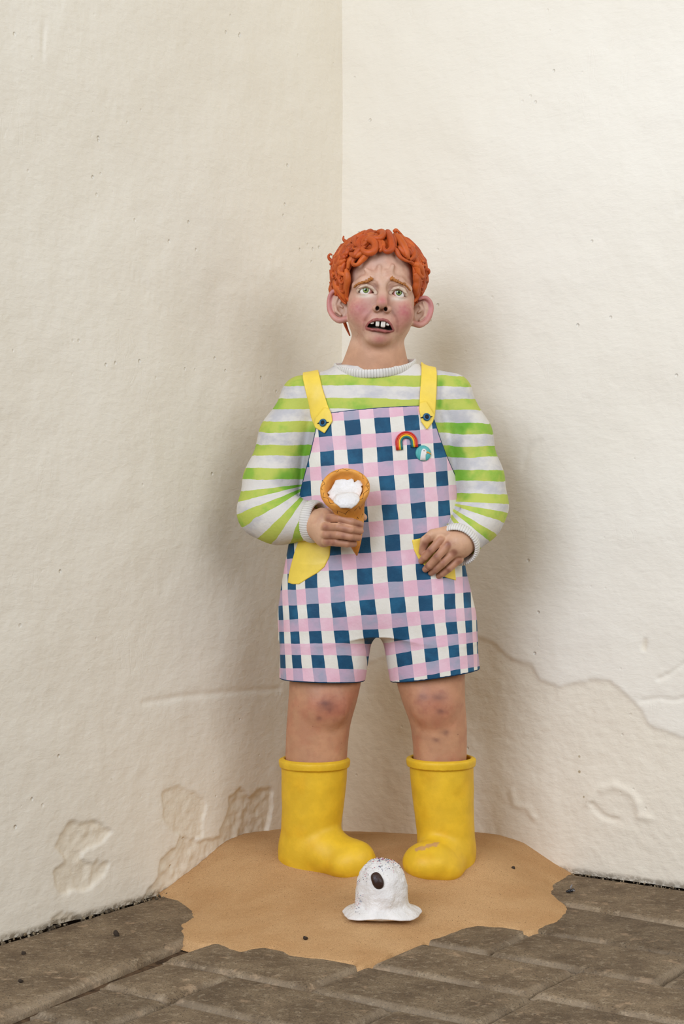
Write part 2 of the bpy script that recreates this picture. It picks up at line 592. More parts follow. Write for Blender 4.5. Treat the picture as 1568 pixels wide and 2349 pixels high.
wr = build_wall('wall_right', 'right', [
    (zr([(60, 240), (130, 250), (240, 290), (320, 370), (440, 430), (510, 440), (560, 540), (700, 590), (850, 560), (960, 540), (1060, 560), (1200, 680), (1330, 850), (1400, 890), (1568, 950), (2600, 1150), (2600, 2400), (-900, 2400), (-900, 500), (-300, 330)]), 4, 6),
    (zr([(900, 1400), (940, 1450), (1000, 1520), (1100, 1520), (1150, 1510), (1060, 1500), (980, 1440), (930, 1390)]), 4, 3),
    (zr([(1280, 250), (1310, 260), (1300, 350), (1270, 340)]), 4, 4),
], [
    (zr([(900, 1400), (950, 1310), (1080, 1280), (1200, 1330), (1245, 1400), (1255, 1490), (1330, 1510)]), 4, 9),
    (zr([(370, 1320), (390, 1410), (480, 1440), (520, 1500)]), 3, 8),
    (zr([(1390, 540), (1470, 500), (1568, 430)]), -4, 5),
    (zr([(1270, 690), (1400, 670), (1500, 690), (1568, 670)]), -3, 5),
    ([(1200, 1060), (1213, 1030), (1236, 1015)], -4, 8),
    ([(1552, 490), (1568, 468)], -4, 6),
    ([(1390, 400), (1421, 385)], -2, 4),
    ([(1330, 930), (1352, 922)], -2, 4),
])

# paving ------------------------------------------------------------------
def stone_mat(name, c0, c1, c2):
    t = NT(name, 0.8, 0.25)
    oi = t.n('ShaderNodeObjectInfo').outputs['Random']
    pos = t.geo()
    n1 = t.noise(16, 5, 0.65, pos)
    n2 = t.noise(95, 4, 0.7, pos)
    n3 = t.noise(420, 2, 0.6, pos)
    col = t.mix(t.ramp(n1, 0.34, 0.66), c0, c1)
    col = t.mix(t.math('MULTIPLY', t.ramp(n2, 0.5, 0.72), 0.6), col, c2)
    col = t.mix(t.math('MULTIPLY', t.ramp(n3, 0.52, 0.66), 0.7), col, lin(62, 52, 40))
    col = t.mix(t.math('MULTIPLY', t.ramp(t.noise(30, 4, 0.7, pos), 0.58, 0.68), 0.35), col, lin(190, 160, 125))
    col = t.mix(t.math('MULTIPLY', t.attr('worn'), 0.36), col, lin(166, 148, 122))
    br = t.math('ADD', t.math('MULTIPLY', oi, 0.22), 0.86)
    comb = t.n('ShaderNodeCombineColor')
    for i in range(3): t.l(br, comb.inputs[i])
    col = t.mix(1.0, col, comb.outputs[0], 'MULTIPLY')
    b = t.bump(n1, 0.004)
    b = t.bump(n2, 0.0016, prev=b)
    b = t.bump(n3, 0.0005, prev=b)
    return t.out(col, b)

M_STONE = stone_mat('paver_stone', lin(98, 80, 58), lin(126, 107, 81), lin(164, 146, 118))

def sand_mat():
    t = NT('sand', 0.95, 0.1)
    pos = t.geo()
    n1 = t.noise(14, 3, 0.5, pos)
    col = t.mix(t.ramp(n1, 0.3, 0.7), lin(190, 148, 100), lin(199, 159, 111))
    g = t.noise(900, 2, 0.6, pos)
    col = t.mix(t.ramp(g, 0.3, 0.7), t.mix(1.0, col, (0.78, 0.75, 0.72), 'MULTIPLY'), t.mix(1.0, col, (1.1, 1.1, 1.1), 'MULTIPLY'))
    sp = t.math('MULTIPLY', t.ramp(t.vor(210, 'F1', pos), 0.10, 0.20, 1, 0), t.ramp(t.noise(160, 1, 0.5, pos), 0.5, 0.56))
    col = t.mix(t.math('MULTIPLY', sp, 0.75), col, lin(92, 66, 46))
    b = t.bump(g, 0.0008)
    b = t.bump(t.noise(150, 3, 0.6, pos), 0.0014, 0.6, prev=b)
    return t.out(col, b)
M_SAND = sand_mat()

def soil_mat():
    t = NT('joint_soil', 0.95, 0.1)
    pos = t.geo()
    col = t.mix(t.ramp(t.noise(60, 4, 0.7, pos), 0.35, 0.65), lin(58, 45, 32), lin(100, 78, 56))
    return t.out(col, t.bump(t.noise(300, 3, 0.6, pos), 0.0015))
M_SOIL = soil_mat()

# bed under the pavers: the floor of the setting
gp = []
for u, v in ((-200, -200), (3300, -200), (3300, 3300), (-200, 3300)):
    x, y = uv2xy(u, v)
    gp.append((x, y))
fv = [(x, y, -19) for x, y in gp] + [(x, y, -60) for x, y in gp]
ff = np.array([[0, 3, 2, 1][::-1], [4, 5, 6, 7][::-1], [0, 1, 5, 4], [1, 2, 6, 5], [2, 3, 7, 6], [3, 0, 4, 7]])
ff[0] = [0, 3, 2, 1]
floor = mk('floor', fv, ff, M_SOIL, smooth=False)
tag(floor, kind='structure')
floor.data.polygons.foreach_set('use_smooth', [False] * 6)

def brick(corners, seed):
    """corners: four (u, v) in units of the eye height, order (u0,v0) (u1,v0) (u1,v1) (u0,v1)"""
    C4 = np.array([uv2xy(u * EH, v * EH) for u, v in corners])
    lu = np.linalg.norm(C4[1] - C4[0]); lv = np.linalg.norm(C4[3] - C4[0])
    e = 18.0
    def ticks(L):
        m = max(3, int((L - 2 * e) / 26))
        return np.concatenate([[0, 2, 5, 9, 14], np.linspace(e, L - e, m), [L - 14, L - 9, L - 5, L - 2, L]]) / L
    a, b = ticks(lu), ticks(lv)
    A, B = np.meshgrid(a, b, indexing='ij')
    P = ((1 - A) * (1 - B))[..., None] * C4[0] + (A * (1 - B))[..., None] * C4[1] + (A * B)[..., None] * C4[2] + ((1 - A) * B)[..., None] * C4[3]
    p = P.reshape(-1, 2)
    du = np.minimum(A, 1 - A).ravel() * lu; dv = np.minimum(B, 1 - B).ravel() * lv
    de = np.where((du < e) & (dv < e), e - np.hypot(e - du, e - dv), np.minimum(du, dv))
    de = np.maximum(de, 0)
    p3 = np.stack([p[:, 0], p[:, 1], np.full(len(p), seed * 37.0)], 1)
    nz = vnoise(p3, 60, 31, 3)
    z = nz * 1.3 - 0.5 - 10 * np.clip(1 - de / (e * (1 + 0.2 * nz)), 0, 1) ** 2.1
    # crumbled outline
    inw = p.mean(0) - p
    inw /= np.linalg.norm(inw, axis=1)[:, None] + 1e-9
    p = p + inw * (np.clip(vnoise(p3, 22, 41, 2), 0, 1) * 2.5 * (de < 10))[:, None]
    n, m = len(a), len(b)
    v = np.stack([p[:, 0], p[:, 1], z], 1)
    I = (np.arange(n - 1)[:, None] * m + np.arange(m - 1)[None]).ravel()
    q = np.stack([I, I + m, I + m + 1, I + 1], 1)[:, ::-1]
    rim = np.concatenate([np.arange(m), np.arange(1, n) * m + m - 1, (n - 1) * m + np.arange(m - 2, -1, -1), np.arange(n - 2, 0, -1) * m])
    k = len(v)
    low = v[rim].copy(); low[:, 2] = -40
    v = np.vstack([v, low])
    r = np.arange(len(rim)); r2 = (r + 1) % len(rim)
    sq = np.stack([rim[r], rim[r2], k + r2, k + r], 1)[:, ::-1]
    worn = np.append(sstep(17, 7, de + nz * 6) * sstep(-0.5, 0.3, vnoise(p3, 40, 47, 2)), np.zeros(len(rim)))
    return mk('brick', v, np.vstack([q, sq]), M_STONE, floor, floats={'worn': worn})

def rect(u0, u1, v0, v1): return [(u0, v0), (u1, v0), (u1, v1), (u0, v1)]
bricks = [
    [(-0.012, 0.55), (0.262, 0.55), (0.475, 2.35), (-0.012, 2.35)],      # long slab along the left wall
    [(0.55, -0.012), (2.4, -0.012), (2.4, 0.42), (0.55, 0.275)],          # long slab along the right wall
    [(0.45, 0.285), (1.52, 0.375), (1.52, 0.585), (0.45, 0.585)],
    [(1.53, 0.375), (2.4, 0.43), (2.4, 0.585), (1.53, 0.585)],
]
for v0, v1, us in (
    (0.597, 0.822, (0.555, 0.965, 1.38, 1.79, 2.2)),
    (0.834, 1.05, (0.385, 0.79, 1.192, 1.605, 2.0)),
    (1.062, 1.277, (0.388, 0.79, 1.208, 1.615, 2.0)),
    (1.289, 1.502, (0.405, 0.595, 1.01, 1.42, 1.83)),
    (1.514, 1.722, (0.425, 0.612, 1.022, 1.43, 1.84)),
    (1.734, 1.945, (0.445, 0.855, 1.265, 1.675)),
    (1.957, 2.17, (0.47, 0.66, 1.07, 1.48)),
    (2.182, 2.39, (0.49, 0.90, 1.31)),
):
    for a, b in zip(us[:-1], us[1:]):
        j = lambda: random.uniform(-0.004, 0.004)
        bricks.append([(a + 0.003 + j(), v0 + j()), (b - 0.003 + j(), v0 + j()), (b - 0.003 + j(), v1 + j()), (a + 0.003 + j(), v1 + j())])
for i, c in enumerate(bricks):
    brick(c, i + 1)

# sand ------------------------------------------------------------------
contour_px = [(377, 2058), (408, 2068), (439, 2089), (441, 2104), (413, 2124), (423, 2155), (459, 2165), (500, 2165), (525, 2178), (551, 2183), (587, 2175), (627, 2170),
              (663, 2191), (714, 2198), (780, 2204), (814, 2206), (822, 2216), (836, 2214), (852, 2207), (880, 2194), (908, 2180), (944, 2171), (972, 2160), (1008, 2152), (1059, 2132), (1094, 2124), (1156, 2127),
              (1191, 2130), (1200, 2140), (1212, 2138), (1232, 2132), (1278, 2114), (1304, 2086), (1293, 2073), (1265, 2048), (1270, 2030), (1309, 2005)]
CON = np.array([G(x, y)[:2] for x, y in contour_px])
anch = [(c[0], c[1], 0.5) for c in CON]
for side, pts in (('left', [(455, 1986), (520, 1930), (564, 1912), (607, 1908), (640, 1902), (700, 1903), (740, 1905)]),
                  ('right', [(790, 1909), (832, 1909), (915, 1913), (960, 1916), (1020, 1912), (1091, 1909), (1139, 1915), (1199, 1932), (1235, 1961), (1281, 1991)])):
    for X, Y in pts:
        s_, z_ = wall_hit(X, Y, side)
        p = CORNER + s_ * (VDIR if side == 'left' else UDIR)
        anch.append((p[0], p[1], z_))
for X, Y, D in ((650, 1965, -10), (640, 1950, -45), (683, 1975, 25), (713, 1992, 45), (766, 2008, 80), (812, 2015, 115), (855, 1990, 95), (945, 2018, 135), (1045, 2025, 120), (1085, 1965, 0), (1090, 1950, -50),
                (925, 2000, 90), (870, 1955, -60), (700, 1930, -120), (1010, 1930, -120)):
    w = W(X, Y, D)
    anch.append((w[0], w[1], w[2]))
w = W(875, 2085, 330)
anch.append((w[0], w[1], 28))
anch = np.array(anch)
def rbf_fit(A):
    d = np.hypot(A[:, None, 0] - A[None, :, 0], A[:, None, 1] - A[None, :, 1])
    n = len(A)
    M = np.zeros((n + 1, n + 1)); M[:n, :n] = d - np.eye(n) * 12; M[:n, n] = 1; M[n, :n] = 1
    return np.linalg.solve(M, np.append(A[:, 2], 0))
RB = rbf_fit(anch)
def sand_h(x, y):
    d = np.hypot(np.subtract.outer(x, anch[:, 0]), np.subtract.outer(y, anch[:, 1]))
    return d @ RB[:-1] + RB[-1]
SP = np.vstack([CON, [CON[-1] - VDIR * 40], [CORNER - UDIR * 40 - VDIR * 40], [CON[0] - UDIR * 40]])
st = 4.0
gx = np.arange(SP[:, 0].min() - 20, SP[:, 0].max() + 20, st); gy = np.arange(SP[:, 1].min() - 20, SP[:, 1].max() + 20, st)
XX, YY = np.meshgrid(gx, gy, indexing='ij')
x, y = XX.ravel(), YY.ravel()
z = sand_h(x, y).reshape(XX.shape)
for _ in range(14):
    zp = np.pad(z, 1, mode='edge')
    z = 0.5 * z + 0.125 * (zp[:-2, 1:-1] + zp[2:, 1:-1] + zp[1:-1, :-2] + zp[1:-1, 2:])
z = z.ravel()
p3 = np.stack([x, y, x * 0], 1)
dist = poly2(SP, x, y) + vnoise(p3, 30, 71, 3) * 7
z += vnoise(p3, 55, 73, 3) * 2.2 * sstep(0, -60, dist) + 1.2
z = z * sstep(4, -26, dist) - 16.0 * sstep(-3, 12, dist)
SANDF = dict(x=gx, y=gy, z=z.reshape(XX.shape))
def sand_at(px, py):
    i = int(round((px - gx[0]) / st)); j = int(round((py - gy[0]) / st))
    return float(SANDF['z'][i, j])
n, m = XX.shape
I = (np.arange(n - 1)[:, None] * m + np.arange(m - 1)[None]).ravel()
q = np.stack([I, I + m, I + m + 1, I + 1], 1)
q = q[(dist[q] < 13).any(1)]
used = np.unique(q); mp = np.full(len(x), -1); mp[used] = np.arange(len(used))
sand = mk('sand_heap', np.stack([x, y, z], 1)[used], mp[q], M_SAND)
tag(sand, 'fine tan sand heaped in the corner around the yellow boots', 'sand', kind='stuff')
print('setting', time.time() - T0)
# ------------------------------------------------------------------ the statue
def pic(v):
    D = -v[:, 1]
    return v[:, 0] * F / (F - D) + CX, CY + (EH - v[:, 2]) * F / (F - D), D

def rotm(roll=0.0, pitch=0.0, yaw=0.0):
    """roll: clockwise in the picture; pitch: about x; yaw: about z (degrees)"""
    a, b, c = (math.radians(q) for q in (roll, pitch, yaw))
    Ry = np.array([[math.cos(a), 0, math.sin(a)], [0, 1, 0], [-math.sin(a), 0, math.cos(a)]])
    Rx = np.array([[1, 0, 0], [0, math.cos(b), -math.sin(b)], [0, math.sin(b), math.cos(b)]])
    Rz = np.array([[math.cos(c), -math.sin(c), 0], [math.sin(c), math.cos(c), 0], [0, 0, 1]])
    return Rz @ Ry @ Rx

def E(X, Y, D, rx, rz, ry, R=None):
    return ell(W(X, Y, D), (rx, ry, rz), R)

def box_of(x0, x1, y0, y1, d0, d1):
    """grid bounds from picture bounds"""
    a = [W(X, Y, D) for X in (x0, x1) for Y in (y0, y1) for D in (d0, d1)]
    return np.min(a, 0), np.max(a, 0)

def seg2(X, Y, pts):
    d = np.full(len(X), 1e9)
    for a, b in zip(pts[:-1], pts[1:]):
        ex, ey = b[0] - a[0], b[1] - a[1]
        q = np.clip(((X - a[0]) * ex + (Y - a[1]) * ey) / (ex * ex + ey * ey + 1e-9), 0, 1)
        d = np.minimum(d, np.hypot(X - a[0] - q * ex, Y - a[1] - q * ey))
    return d

def lay(c, m, rgb):
    m = np.clip(m, 0, 1)[:, None]
    return c * (1 - m) + lin(*rgb) * m

def gau(X, Y, x, y, sx, sy=None):
    return np.exp(-((X - x) / sx) ** 2 - ((Y - y) / (sy or sx)) ** 2)

M_SKIN = paint_mat('painted_skin', None, 0.10, 0.48, 0.0005, 120)
M_HAIR = paint_mat('painted_hair', None, 0.2, 0.5, 0.0006, 160, 0.3)
M_BROW = paint_mat('painted_eyebrow', lin(204, 132, 66), 0.3, 0.6, 0.0009, 260)
M_WHITE = paint_mat('tooth_enamel', lin(232, 224, 208), 0.04, 0.25, 0.0002, 200, 0.5)
M_YELLOW = paint_mat('yellow_paint', lin(254, 222, 88), 0.06, 0.42, 0.0005, 70)
M_BOOT = paint_mat('boot_yellow', None, 0.09, 0.5, 0.0008, 45, 0.3)
M_RIB = paint_mat('ribbed_knit_paint', None, 0.06, 0.65, 0.0004, 200)
M_BLUE = paint_mat('button_blue', lin(48, 104, 138), 0.08, 0.35, 0.0002, 200)
M_BLACK = paint_mat('dark_thread', lin(22, 22, 24), 0.05, 0.6, 0.0002, 200)

statue = empty('child_statue', np.array([80, 0, 45]), 'painted clay statue of a grimacing red-haired child in checked dungarees standing in the corner', 'statue')

# ---- head and neck -------------------------------------------------------
ROLL = rotm(roll=4.5)
g = Grid(*box_of(738, 1008, 548, 885, -128, 128), 1.25)
g.op(E(873, 640, -22, 77, 100, 90, ROLL), 0)
g.op(E(873, 698, 8, 75, 80, 68, ROLL), 30)
g.op(E(870, 744, 8, 68, 46, 62, ROLL), 24)
g.op(E(868, 774, 48, 30, 20, 24), 18)
chain(g, [W(856, 905, -36), W(860, 850, -34), W(864, 812, -24), W(867, 765, -14)], [60, 60, 59, 58], 14, kk=20)
g.op(cap(W(846, 806, -34), W(806, 868, -40), 44, 36), 16)
g.op(cap(W(884, 812, -34), W(918, 872, -40), 38, 34), 16)
g.op(E(824, 714, 44, 26, 28, 26), 18)
g.op(E(923, 720, 42, 24, 28, 26), 18)
g.op(E(869, 738, 58, 36, 30, 24), 14)
# brow ridges pulled up in the middle
chain(g, [W(815, 655, 50), W(832, 646, 64), W(853, 637, 73)], [7, 9, 8.5], 16, kk=8)
chain(g, [W(895, 638, 73), W(917, 648, 64), W(937, 663, 48)], [8.5, 9, 7], 16, kk=8)
# frown folds
for a, b, r in (((862, 642, 73), (866, 622, 69), 5), ((871, 650, 77), (870, 612, 69), 5), ((881, 650, 77), (884, 622, 71), 4.5), ((890, 642, 74), (900, 610, 66), 5.5), ((855, 633, 71), (838, 618, 65), 5)):
    g.op(cap(W(*a), W(*b), r, r * 0.7), 8)
# eye sockets
g.op(E(840, 664, 88, 24, 13, 18), 10, sub=True)
g.op(E(914, 670, 88, 22, 13, 18), 10, sub=True)
# nose
chain(g, [W(877, 650, 74), W(876.5, 676, 88), W(875.5, 695, 100)], [8, 10, 12.5], 10, kk=8)
g.op(E(862.5, 707, 86, 9.5, 8.5, 11), 6)
g.op(E(888.5, 709.5, 86, 9.5, 8.5, 11), 6)
g.op(E(865, 708, 99, 4.6, 5.6, 14, rotm(roll=-8)), 2, sub=True)
g.op(E(884, 709.5, 99, 4.6, 5.6, 14, rotm(roll=12)), 2, sub=True)
# lids: a ball over each eye, opened by an almond
EYEL, EYER = W(839.5, 666, 55), W(914, 672, 54)
g.op(ell(EYEL, (21, 19, 17)), 5)
g.op(ell(EYER, (20, 19, 17)), 5)
g.op(cap(W(822, 660, 70), W(840, 654.5, 77), 2.2, 2.4), 3); g.op(cap(W(840, 654.5, 77), W(858, 664, 72), 2.4, 2), 3)
g.op(cap(W(897, 665, 72), W(913, 660, 77), 2.0, 2.4), 3); g.op(cap(W(913, 660, 77), W(931, 672, 68), 2.4, 2), 3)
g.op(prism([(821, 668.5), (826, 663), (833, 660.3), (841, 660), (849, 662.6), (855, 667), (858.5, 672), (850, 672.5), (840, 674), (829, 672.5)], 74, 40, 110), 1.0, sub=True)
g.op(prism([(898, 673), (903, 667.5), (909, 665.4), (916, 665.4), (923, 668.6), (927, 673), (929.5, 679), (922, 680), (913, 680), (904, 677)], 74, 40, 110), 1.0, sub=True)
# lips and the open mouth
UL = [(840.5, 750), (846.5, 741), (856, 735), (864, 733.2), (871, 734.4), (878, 733.6), (887, 736.2), (894.5, 744), (900.5, 756.5)]
ULD = [69, 77, 83, 86, 87, 86, 83, 76, 67]
LL = [(842, 753.5), (852, 756), (866, 757), (882, 760), (893, 760), (900, 757.5)]
LLD = [69, 77, 82, 81, 76, 67]
MOUTH = [(842, 749), (846, 743), (854, 738.7), (871, 737), (888, 740), (895, 746.8), (900, 756.3), (892, 757.3), (882.6, 755), (865, 752), (852, 751)]
g.op(E(870, 752, 100, 40, 16, 22), 12, sub=True)
chain(g, [W(x, y, d) for (x, y), d in zip(UL, ULD)], [1.2, 2.0, 2.6, 2.9, 2.5, 2.9, 2.6, 2.0, 1.2], 3, kk=2)
chain(g, [W(x, y, d) for (x, y), d in zip(LL, LLD)], [1.2, 2.2, 3.0, 3.0, 2.2, 1.2], 4, kk=3)
g.op(prism(MOUTH, 84, 52, 130), 1.5, sub=True)
# cheek folds
for pts in ([(852, 712, 84), (843, 724, 80), (836, 738, 72), (834, 756, 66)], [(899, 714, 82), (908, 728, 76), (912, 742, 70), (910, 760, 64)]):
    chain(g, [W(*p) for p in pts], [2.4, 4.0, 4.0, 2.4], 5, sub=True, kk=3)
g.op(cap(W(872, 717, 94), W(871, 729, 94), 2.0, 2.4), 3, sub=True)
chain(g, [W(822, 682, 76), W(838, 686, 82), W(856, 680, 82)], [0.8, 1.4, 0.8], 3, sub=True)
chain(g, [W(899, 684, 82), W(914, 691, 80), W(931, 688, 72)], [0.8, 1.4, 0.8], 3, sub=True)
# ears
EARL = [(782, 676, -2), (774, 670, -2), (765, 668, -4), (757, 677, -6), (753.5, 694, -7), (756, 713, -5), (766, 728, -2), (779, 735, 2), (796, 731, 4)]
EARR = [(960, 686, -2), (968, 683, -2), (978, 684, -4), (987, 694, -6), (989.5, 709, -7), (984, 726, -5), (973, 740, -2), (961, 745, 2), (944, 741, 4)]
for pts, sgn, cxy in ((EARL, -1, (776, 702)), (EARR, 1, (968, 714))):
    g.op(E(cxy[0], cxy[1], -17, 25, 34, 13, rotm(yaw=-14 * sgn)), 3)
    sp_ = spline([W(*p) for p in pts], 33)
    chain(g, sp_, np.interp(np.linspace(0, 8, 33), range(9), [3.5, 4.2, 4.6, 4.6, 4.8, 5.4, 6.4, 7, 6.5]), 4, kk=1)
    g.op(E(cxy[0] - 14 * sgn, cxy[1] + 16, -12, 14, 20, 10), 5)
    g.op(E(cxy[0] - 6 * sgn, cxy[1] + 7, 6, 11, 15, 14), 4, sub=True)
    chain(g, [W(cxy[0] + 2 * sgn, cxy[1] - 20, -4), W(cxy[0] + 8 * sgn, cxy[1] - 4, -5), W(cxy[0] + 5 * sgn, cxy[1] + 12, -3), W(cxy[0] - 5 * sgn, cxy[1] + 20, 0)], [2.5, 3.4, 3.4, 3], 3, kk=3)
    chain(g, [W(cxy[0] - 6 * sgn, cxy[1] - 14, -3), W(cxy[0] - 1 * sgn, cxy[1] - 4, -6), W(cxy[0] - 9 * sgn, cxy[1] + 3, -4)], [2.2, 2.8, 2.2], 3, kk=2)
hv, hq = g.mesh(1)
X, Y, D = pic(hv)
c = np.tile(lin(222, 180, 153), (len(hv), 1))
nz = vnoise(hv, 18, 5, 3); nz2 = vnoise(hv, 6, 6, 2)
c = lay(c, 0.5 * sstep(-0.1, 0.6, nz), (206, 150, 124))
c = lay(c, 0.5 * sstep(0.72, 0.8, vnoise(hv, 2.6, 61, 1)) * sstep(680, 700, Y), (170, 112, 92))
c = lay(c, sstep(765, 815, Y) * 0.9, (216, 166, 132))
face = sstep(30, 50, D)
c = lay(c, 1.0 * gau(X, Y, 823, 709, 29, 24) * face * (0.8 + 0.3 * nz2), (188, 100, 98))
c = lay(c, 0.7 * gau(X, Y, 830, 730, 20, 30) * face, (206, 140, 126))
c = lay(c, 1.0 * gau(X, Y, 927, 716, 25, 27) * face * (0.8 + 0.3 * nz2), (186, 98, 98))
c = lay(c, 0.7 * gau(X, Y, 916, 740, 20, 26) * face, (206, 142, 126))
c = lay(c, 0.85 * gau(X, Y, 877, 690, 13, 12) * face, (206, 118, 114))
c = lay(c, 0.5 * gau(X, Y, 875, 706, 20, 10) * face, (200, 146, 120))
c = lay(c, 0.75 * gau(X, Y, 870, 779, 17, 11) * face, (200, 124, 116))
c = lay(c, 0.4 * gau(X, Y, 868, 598, 16, 10) * face, (200, 164, 150))
for ex, ey in ((861, 657), (897, 660)):
    c = lay(c, 0.75 * gau(X, Y, ex, ey, 8, 7) * face, (150, 106, 88))
for ex, ey in ((838, 678), (914, 685)):
    c = lay(c, 0.8 * gau(X, Y, ex, ey, 17, 5) * face, (238, 228, 208))
for al in ([(820, 667), (829, 658), (841, 655), (852, 660), (861, 671)], [(896, 671), (904, 662), (914, 659), (925, 664), (932, 676)]):
    c = lay(c, 0.75 * sstep(5, 2, seg2(X, Y, al)) * face, (226, 206, 180))
    c = lay(c, 0.8 * sstep(2.2, 0.8, np.abs(seg2(X, Y, al) - 5.2)) * sstep(0, 4, D - 55) * face * 0.7, (150, 112, 90))
lipm = np.maximum(sstep(4.6, 3.0, seg2(X, Y, UL)), sstep(5.6, 3.8, seg2(X, Y, LL))) * sstep(55, 62, D)
c = lay(c, 0.92 * lipm, (158, 80, 76))
c = lay(c, 0.4 * lipm * sstep(0.1, 0.5, nz2), (196, 124, 116))
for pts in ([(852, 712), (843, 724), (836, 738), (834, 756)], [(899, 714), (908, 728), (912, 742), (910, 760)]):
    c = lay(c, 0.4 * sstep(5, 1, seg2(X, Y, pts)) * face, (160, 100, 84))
mz = np.array([(a, b) for a, b in MOUTH], float)
md = poly2(mz, X, Y)
c = lay(c, sstep(0.6, -0.6, md) * sstep(84, 76, D) * face, (40, 18, 16))
for ex, ey in ((865.3, 706.8), (883.7, 708.8)):
    c = lay(c, sstep(5.8, 4.0, np.hypot((X - ex) * 1.15, Y - ey)) * sstep(60, 70, D), (44, 24, 18))
for pts, sgn, cxy in ((EARL, -1, (776, 702)), (EARR, 1, (968, 714))):
    em = sstep(-2, 4, sgn * (X - (796 if sgn < 0 else 948))) * sstep(55, 45, np.hypot(X - cxy[0], Y - cxy[1]))
    c = lay(c, em * 0.5, (214, 178, 152))
    rim = sstep(8.5, 5.0, seg2(X, Y, [p[:2] for p in pts])) * em
    c = lay(c, rim * 0.9, (208, 134, 128))
    c = lay(c, rim * gau(X, Y, cxy[0], cxy[1] + 30, 40, 16) * 0.7, (220, 164, 146))
body_parts = [(hv, hq, c)]
print('head', len(hv), time.time() - T0)

def eyeball(name, ctr, iris, label):
    n1, n2 = 96, 64
    th = np.linspace(0, 2 * math.pi, n1, endpoint=False); ph = np.linspace(0.02, math.pi - 0.02, n2)
    r = 16.0
    rs = [np.stack([ctr[0] + r * np.sin(p) * np.cos(th), ctr[1] - r * np.cos(p) + 0 * th, ctr[2] + r * np.sin(p) * np.sin(th)], 1) for p in ph]
    v, f = rings(rs)
    d = (v - ctr) / r
    gz = W(iris[0], iris[1], -ctr[1] + 15) - ctr; gz /= np.linalg.norm(gz)
    a = np.degrees(np.arccos(np.clip(d @ gz, -1, 1)))
    col = np.tile(lin(236, 230, 218), (len(v), 1))
    inner = -1 if iris[0] > 875 else 1
    col = lay(col, 0.8 * sstep(28, 44, a) * sstep(0.0, 0.5, d[:, 0] * inner), (190, 96, 80))
    i2 = math.degrees(math.asin(6.9 / r))
    col = lay(col, sstep(i2 + 1.5, i2 - 0.5, a), (46, 60, 30))
    col = lay(col, sstep(i2 - 3, i2 - 6, a), (128, 146, 78))
    col = lay(col, sstep(12, 9.5, a), (12, 14, 10))
    o = mk('eye', v, f, M_EYE, statue, colors=col)
    o['label'] = label
    return o
_t = NT('glossy_eye', 0.08, 0.6)
M_EYE = _t.out(_t.attr('paint', True))
eyeball('eye', EYEL, (838.5, 665), 'green eye under the slanting eyebrow')
eyeball('eye', EYER, (914.5, 671), 'green eye under the slanting eyebrow')

# teeth
def rbox(c, half, R, r=0.45, n=10):
    """rounded block: superellipsoid"""
    th = np.linspace(0, 2 * math.pi, 4 * n, endpoint=False); ph = np.linspace(-math.pi / 2 + 1e-3, math.pi / 2 - 1e-3, 2 * n)
    sg = lambda a: np.sign(a) * np.abs(a) ** r
    rs = []
    for p in ph:
        rs.append(np.stack([half[0] * sg(np.cos(p)) * sg(np.cos(th)), half[1] * sg(np.cos(p)) * sg(np.sin(th)), np.full_like(th, half[2] * sg(np.sin(p)))], 1) @ R.T + c)
    return rings(rs)
for (x0, x1, y0, y1, d, rl) in ((861, 869.8, 735, 749, 79, 4), (873, 883.6, 736, 751, 79, 6), (849, 857, 735, 743.5, 75, -6), (885.4, 893, 737, 747.5, 74, 14)):
    v, f = rbox(W((x0 + x1) / 2, (y0 + y1) / 2, d), ((x1 - x0) / 2, 4.5, (y1 - y0) / 2), rotm(roll=rl))
    mk('tooth', v, f, M_WHITE, statue)

# eyebrows: raised tufts following the brow
def brow(pts):
    parts = []
    P = spline([W(*p) for p in pts], 40)
    u_ = np.linspace(0, 1, 40) if pts[0][0] > 875 else np.linspace(1, 0, 40)
    rad = 1.4 + 3.2 * np.clip(np.minimum((1.04 - u_) * 1.1, u_ * 5 + 0.35), 0, 1)
    parts.append(tube(P, rad, 8, 0.6))
    for i in range(44):
        k = random.randint(1, 37)
        t = P[min(39, k + 2)] - P[k]; t /= np.linalg.norm(t)
        s = P[k] + np.array([0, 0, random.uniform(-1, 1) * rad[k] * 0.8])
        d = t * random.uniform(4, 7) * (1 if pts[0][0] > 875 else -1) + np.array([0, 0, random.uniform(1.0, 4)])
        parts.append(tube([s + [0, -1, 0], s + d * 0.5 + [0, -3.2, 0], s + d + [0, -2.0, 0]], [1.3, 1.1, 0.3], 5))
    vv, ff = [], []
    n = 0; Q = []; T = []
    for v, f in parts:
        Q.append(f[0] + n); T.append(f[1] + n); vv.append(v); n += len(v)
    return np.concatenate(vv), [np.concatenate(Q), np.concatenate(T)]

def surf_D(d_grid, X, Y, d0=140, d1=-140, off=0.0):
    """front surface depth of a Grid at a picture position"""
    for D in np.arange(d0, d1, -0.5):
        p = W(X, Y, D)
        i = ((p - d_grid.lo) / d_grid.h).round().astype(int)
        if np.any(i < 0) or np.any(i >= d_grid.d.shape): continue
        if d_grid.d[tuple(i)] < off: return D
    return 0.0
gh = g
for pts in ([(811, 660), (820, 653), (832, 648.5), (843, 645), (851, 640.5), (854, 642)], [(894, 641), (899, 640), (909, 645), (921, 650), (931, 656), (941, 667)]):
    v, f = brow([(x, y, surf_D(gh, x, y) + 1.0) for x, y in pts])
    mk('eyebrow', v, f, M_BROW, statue)

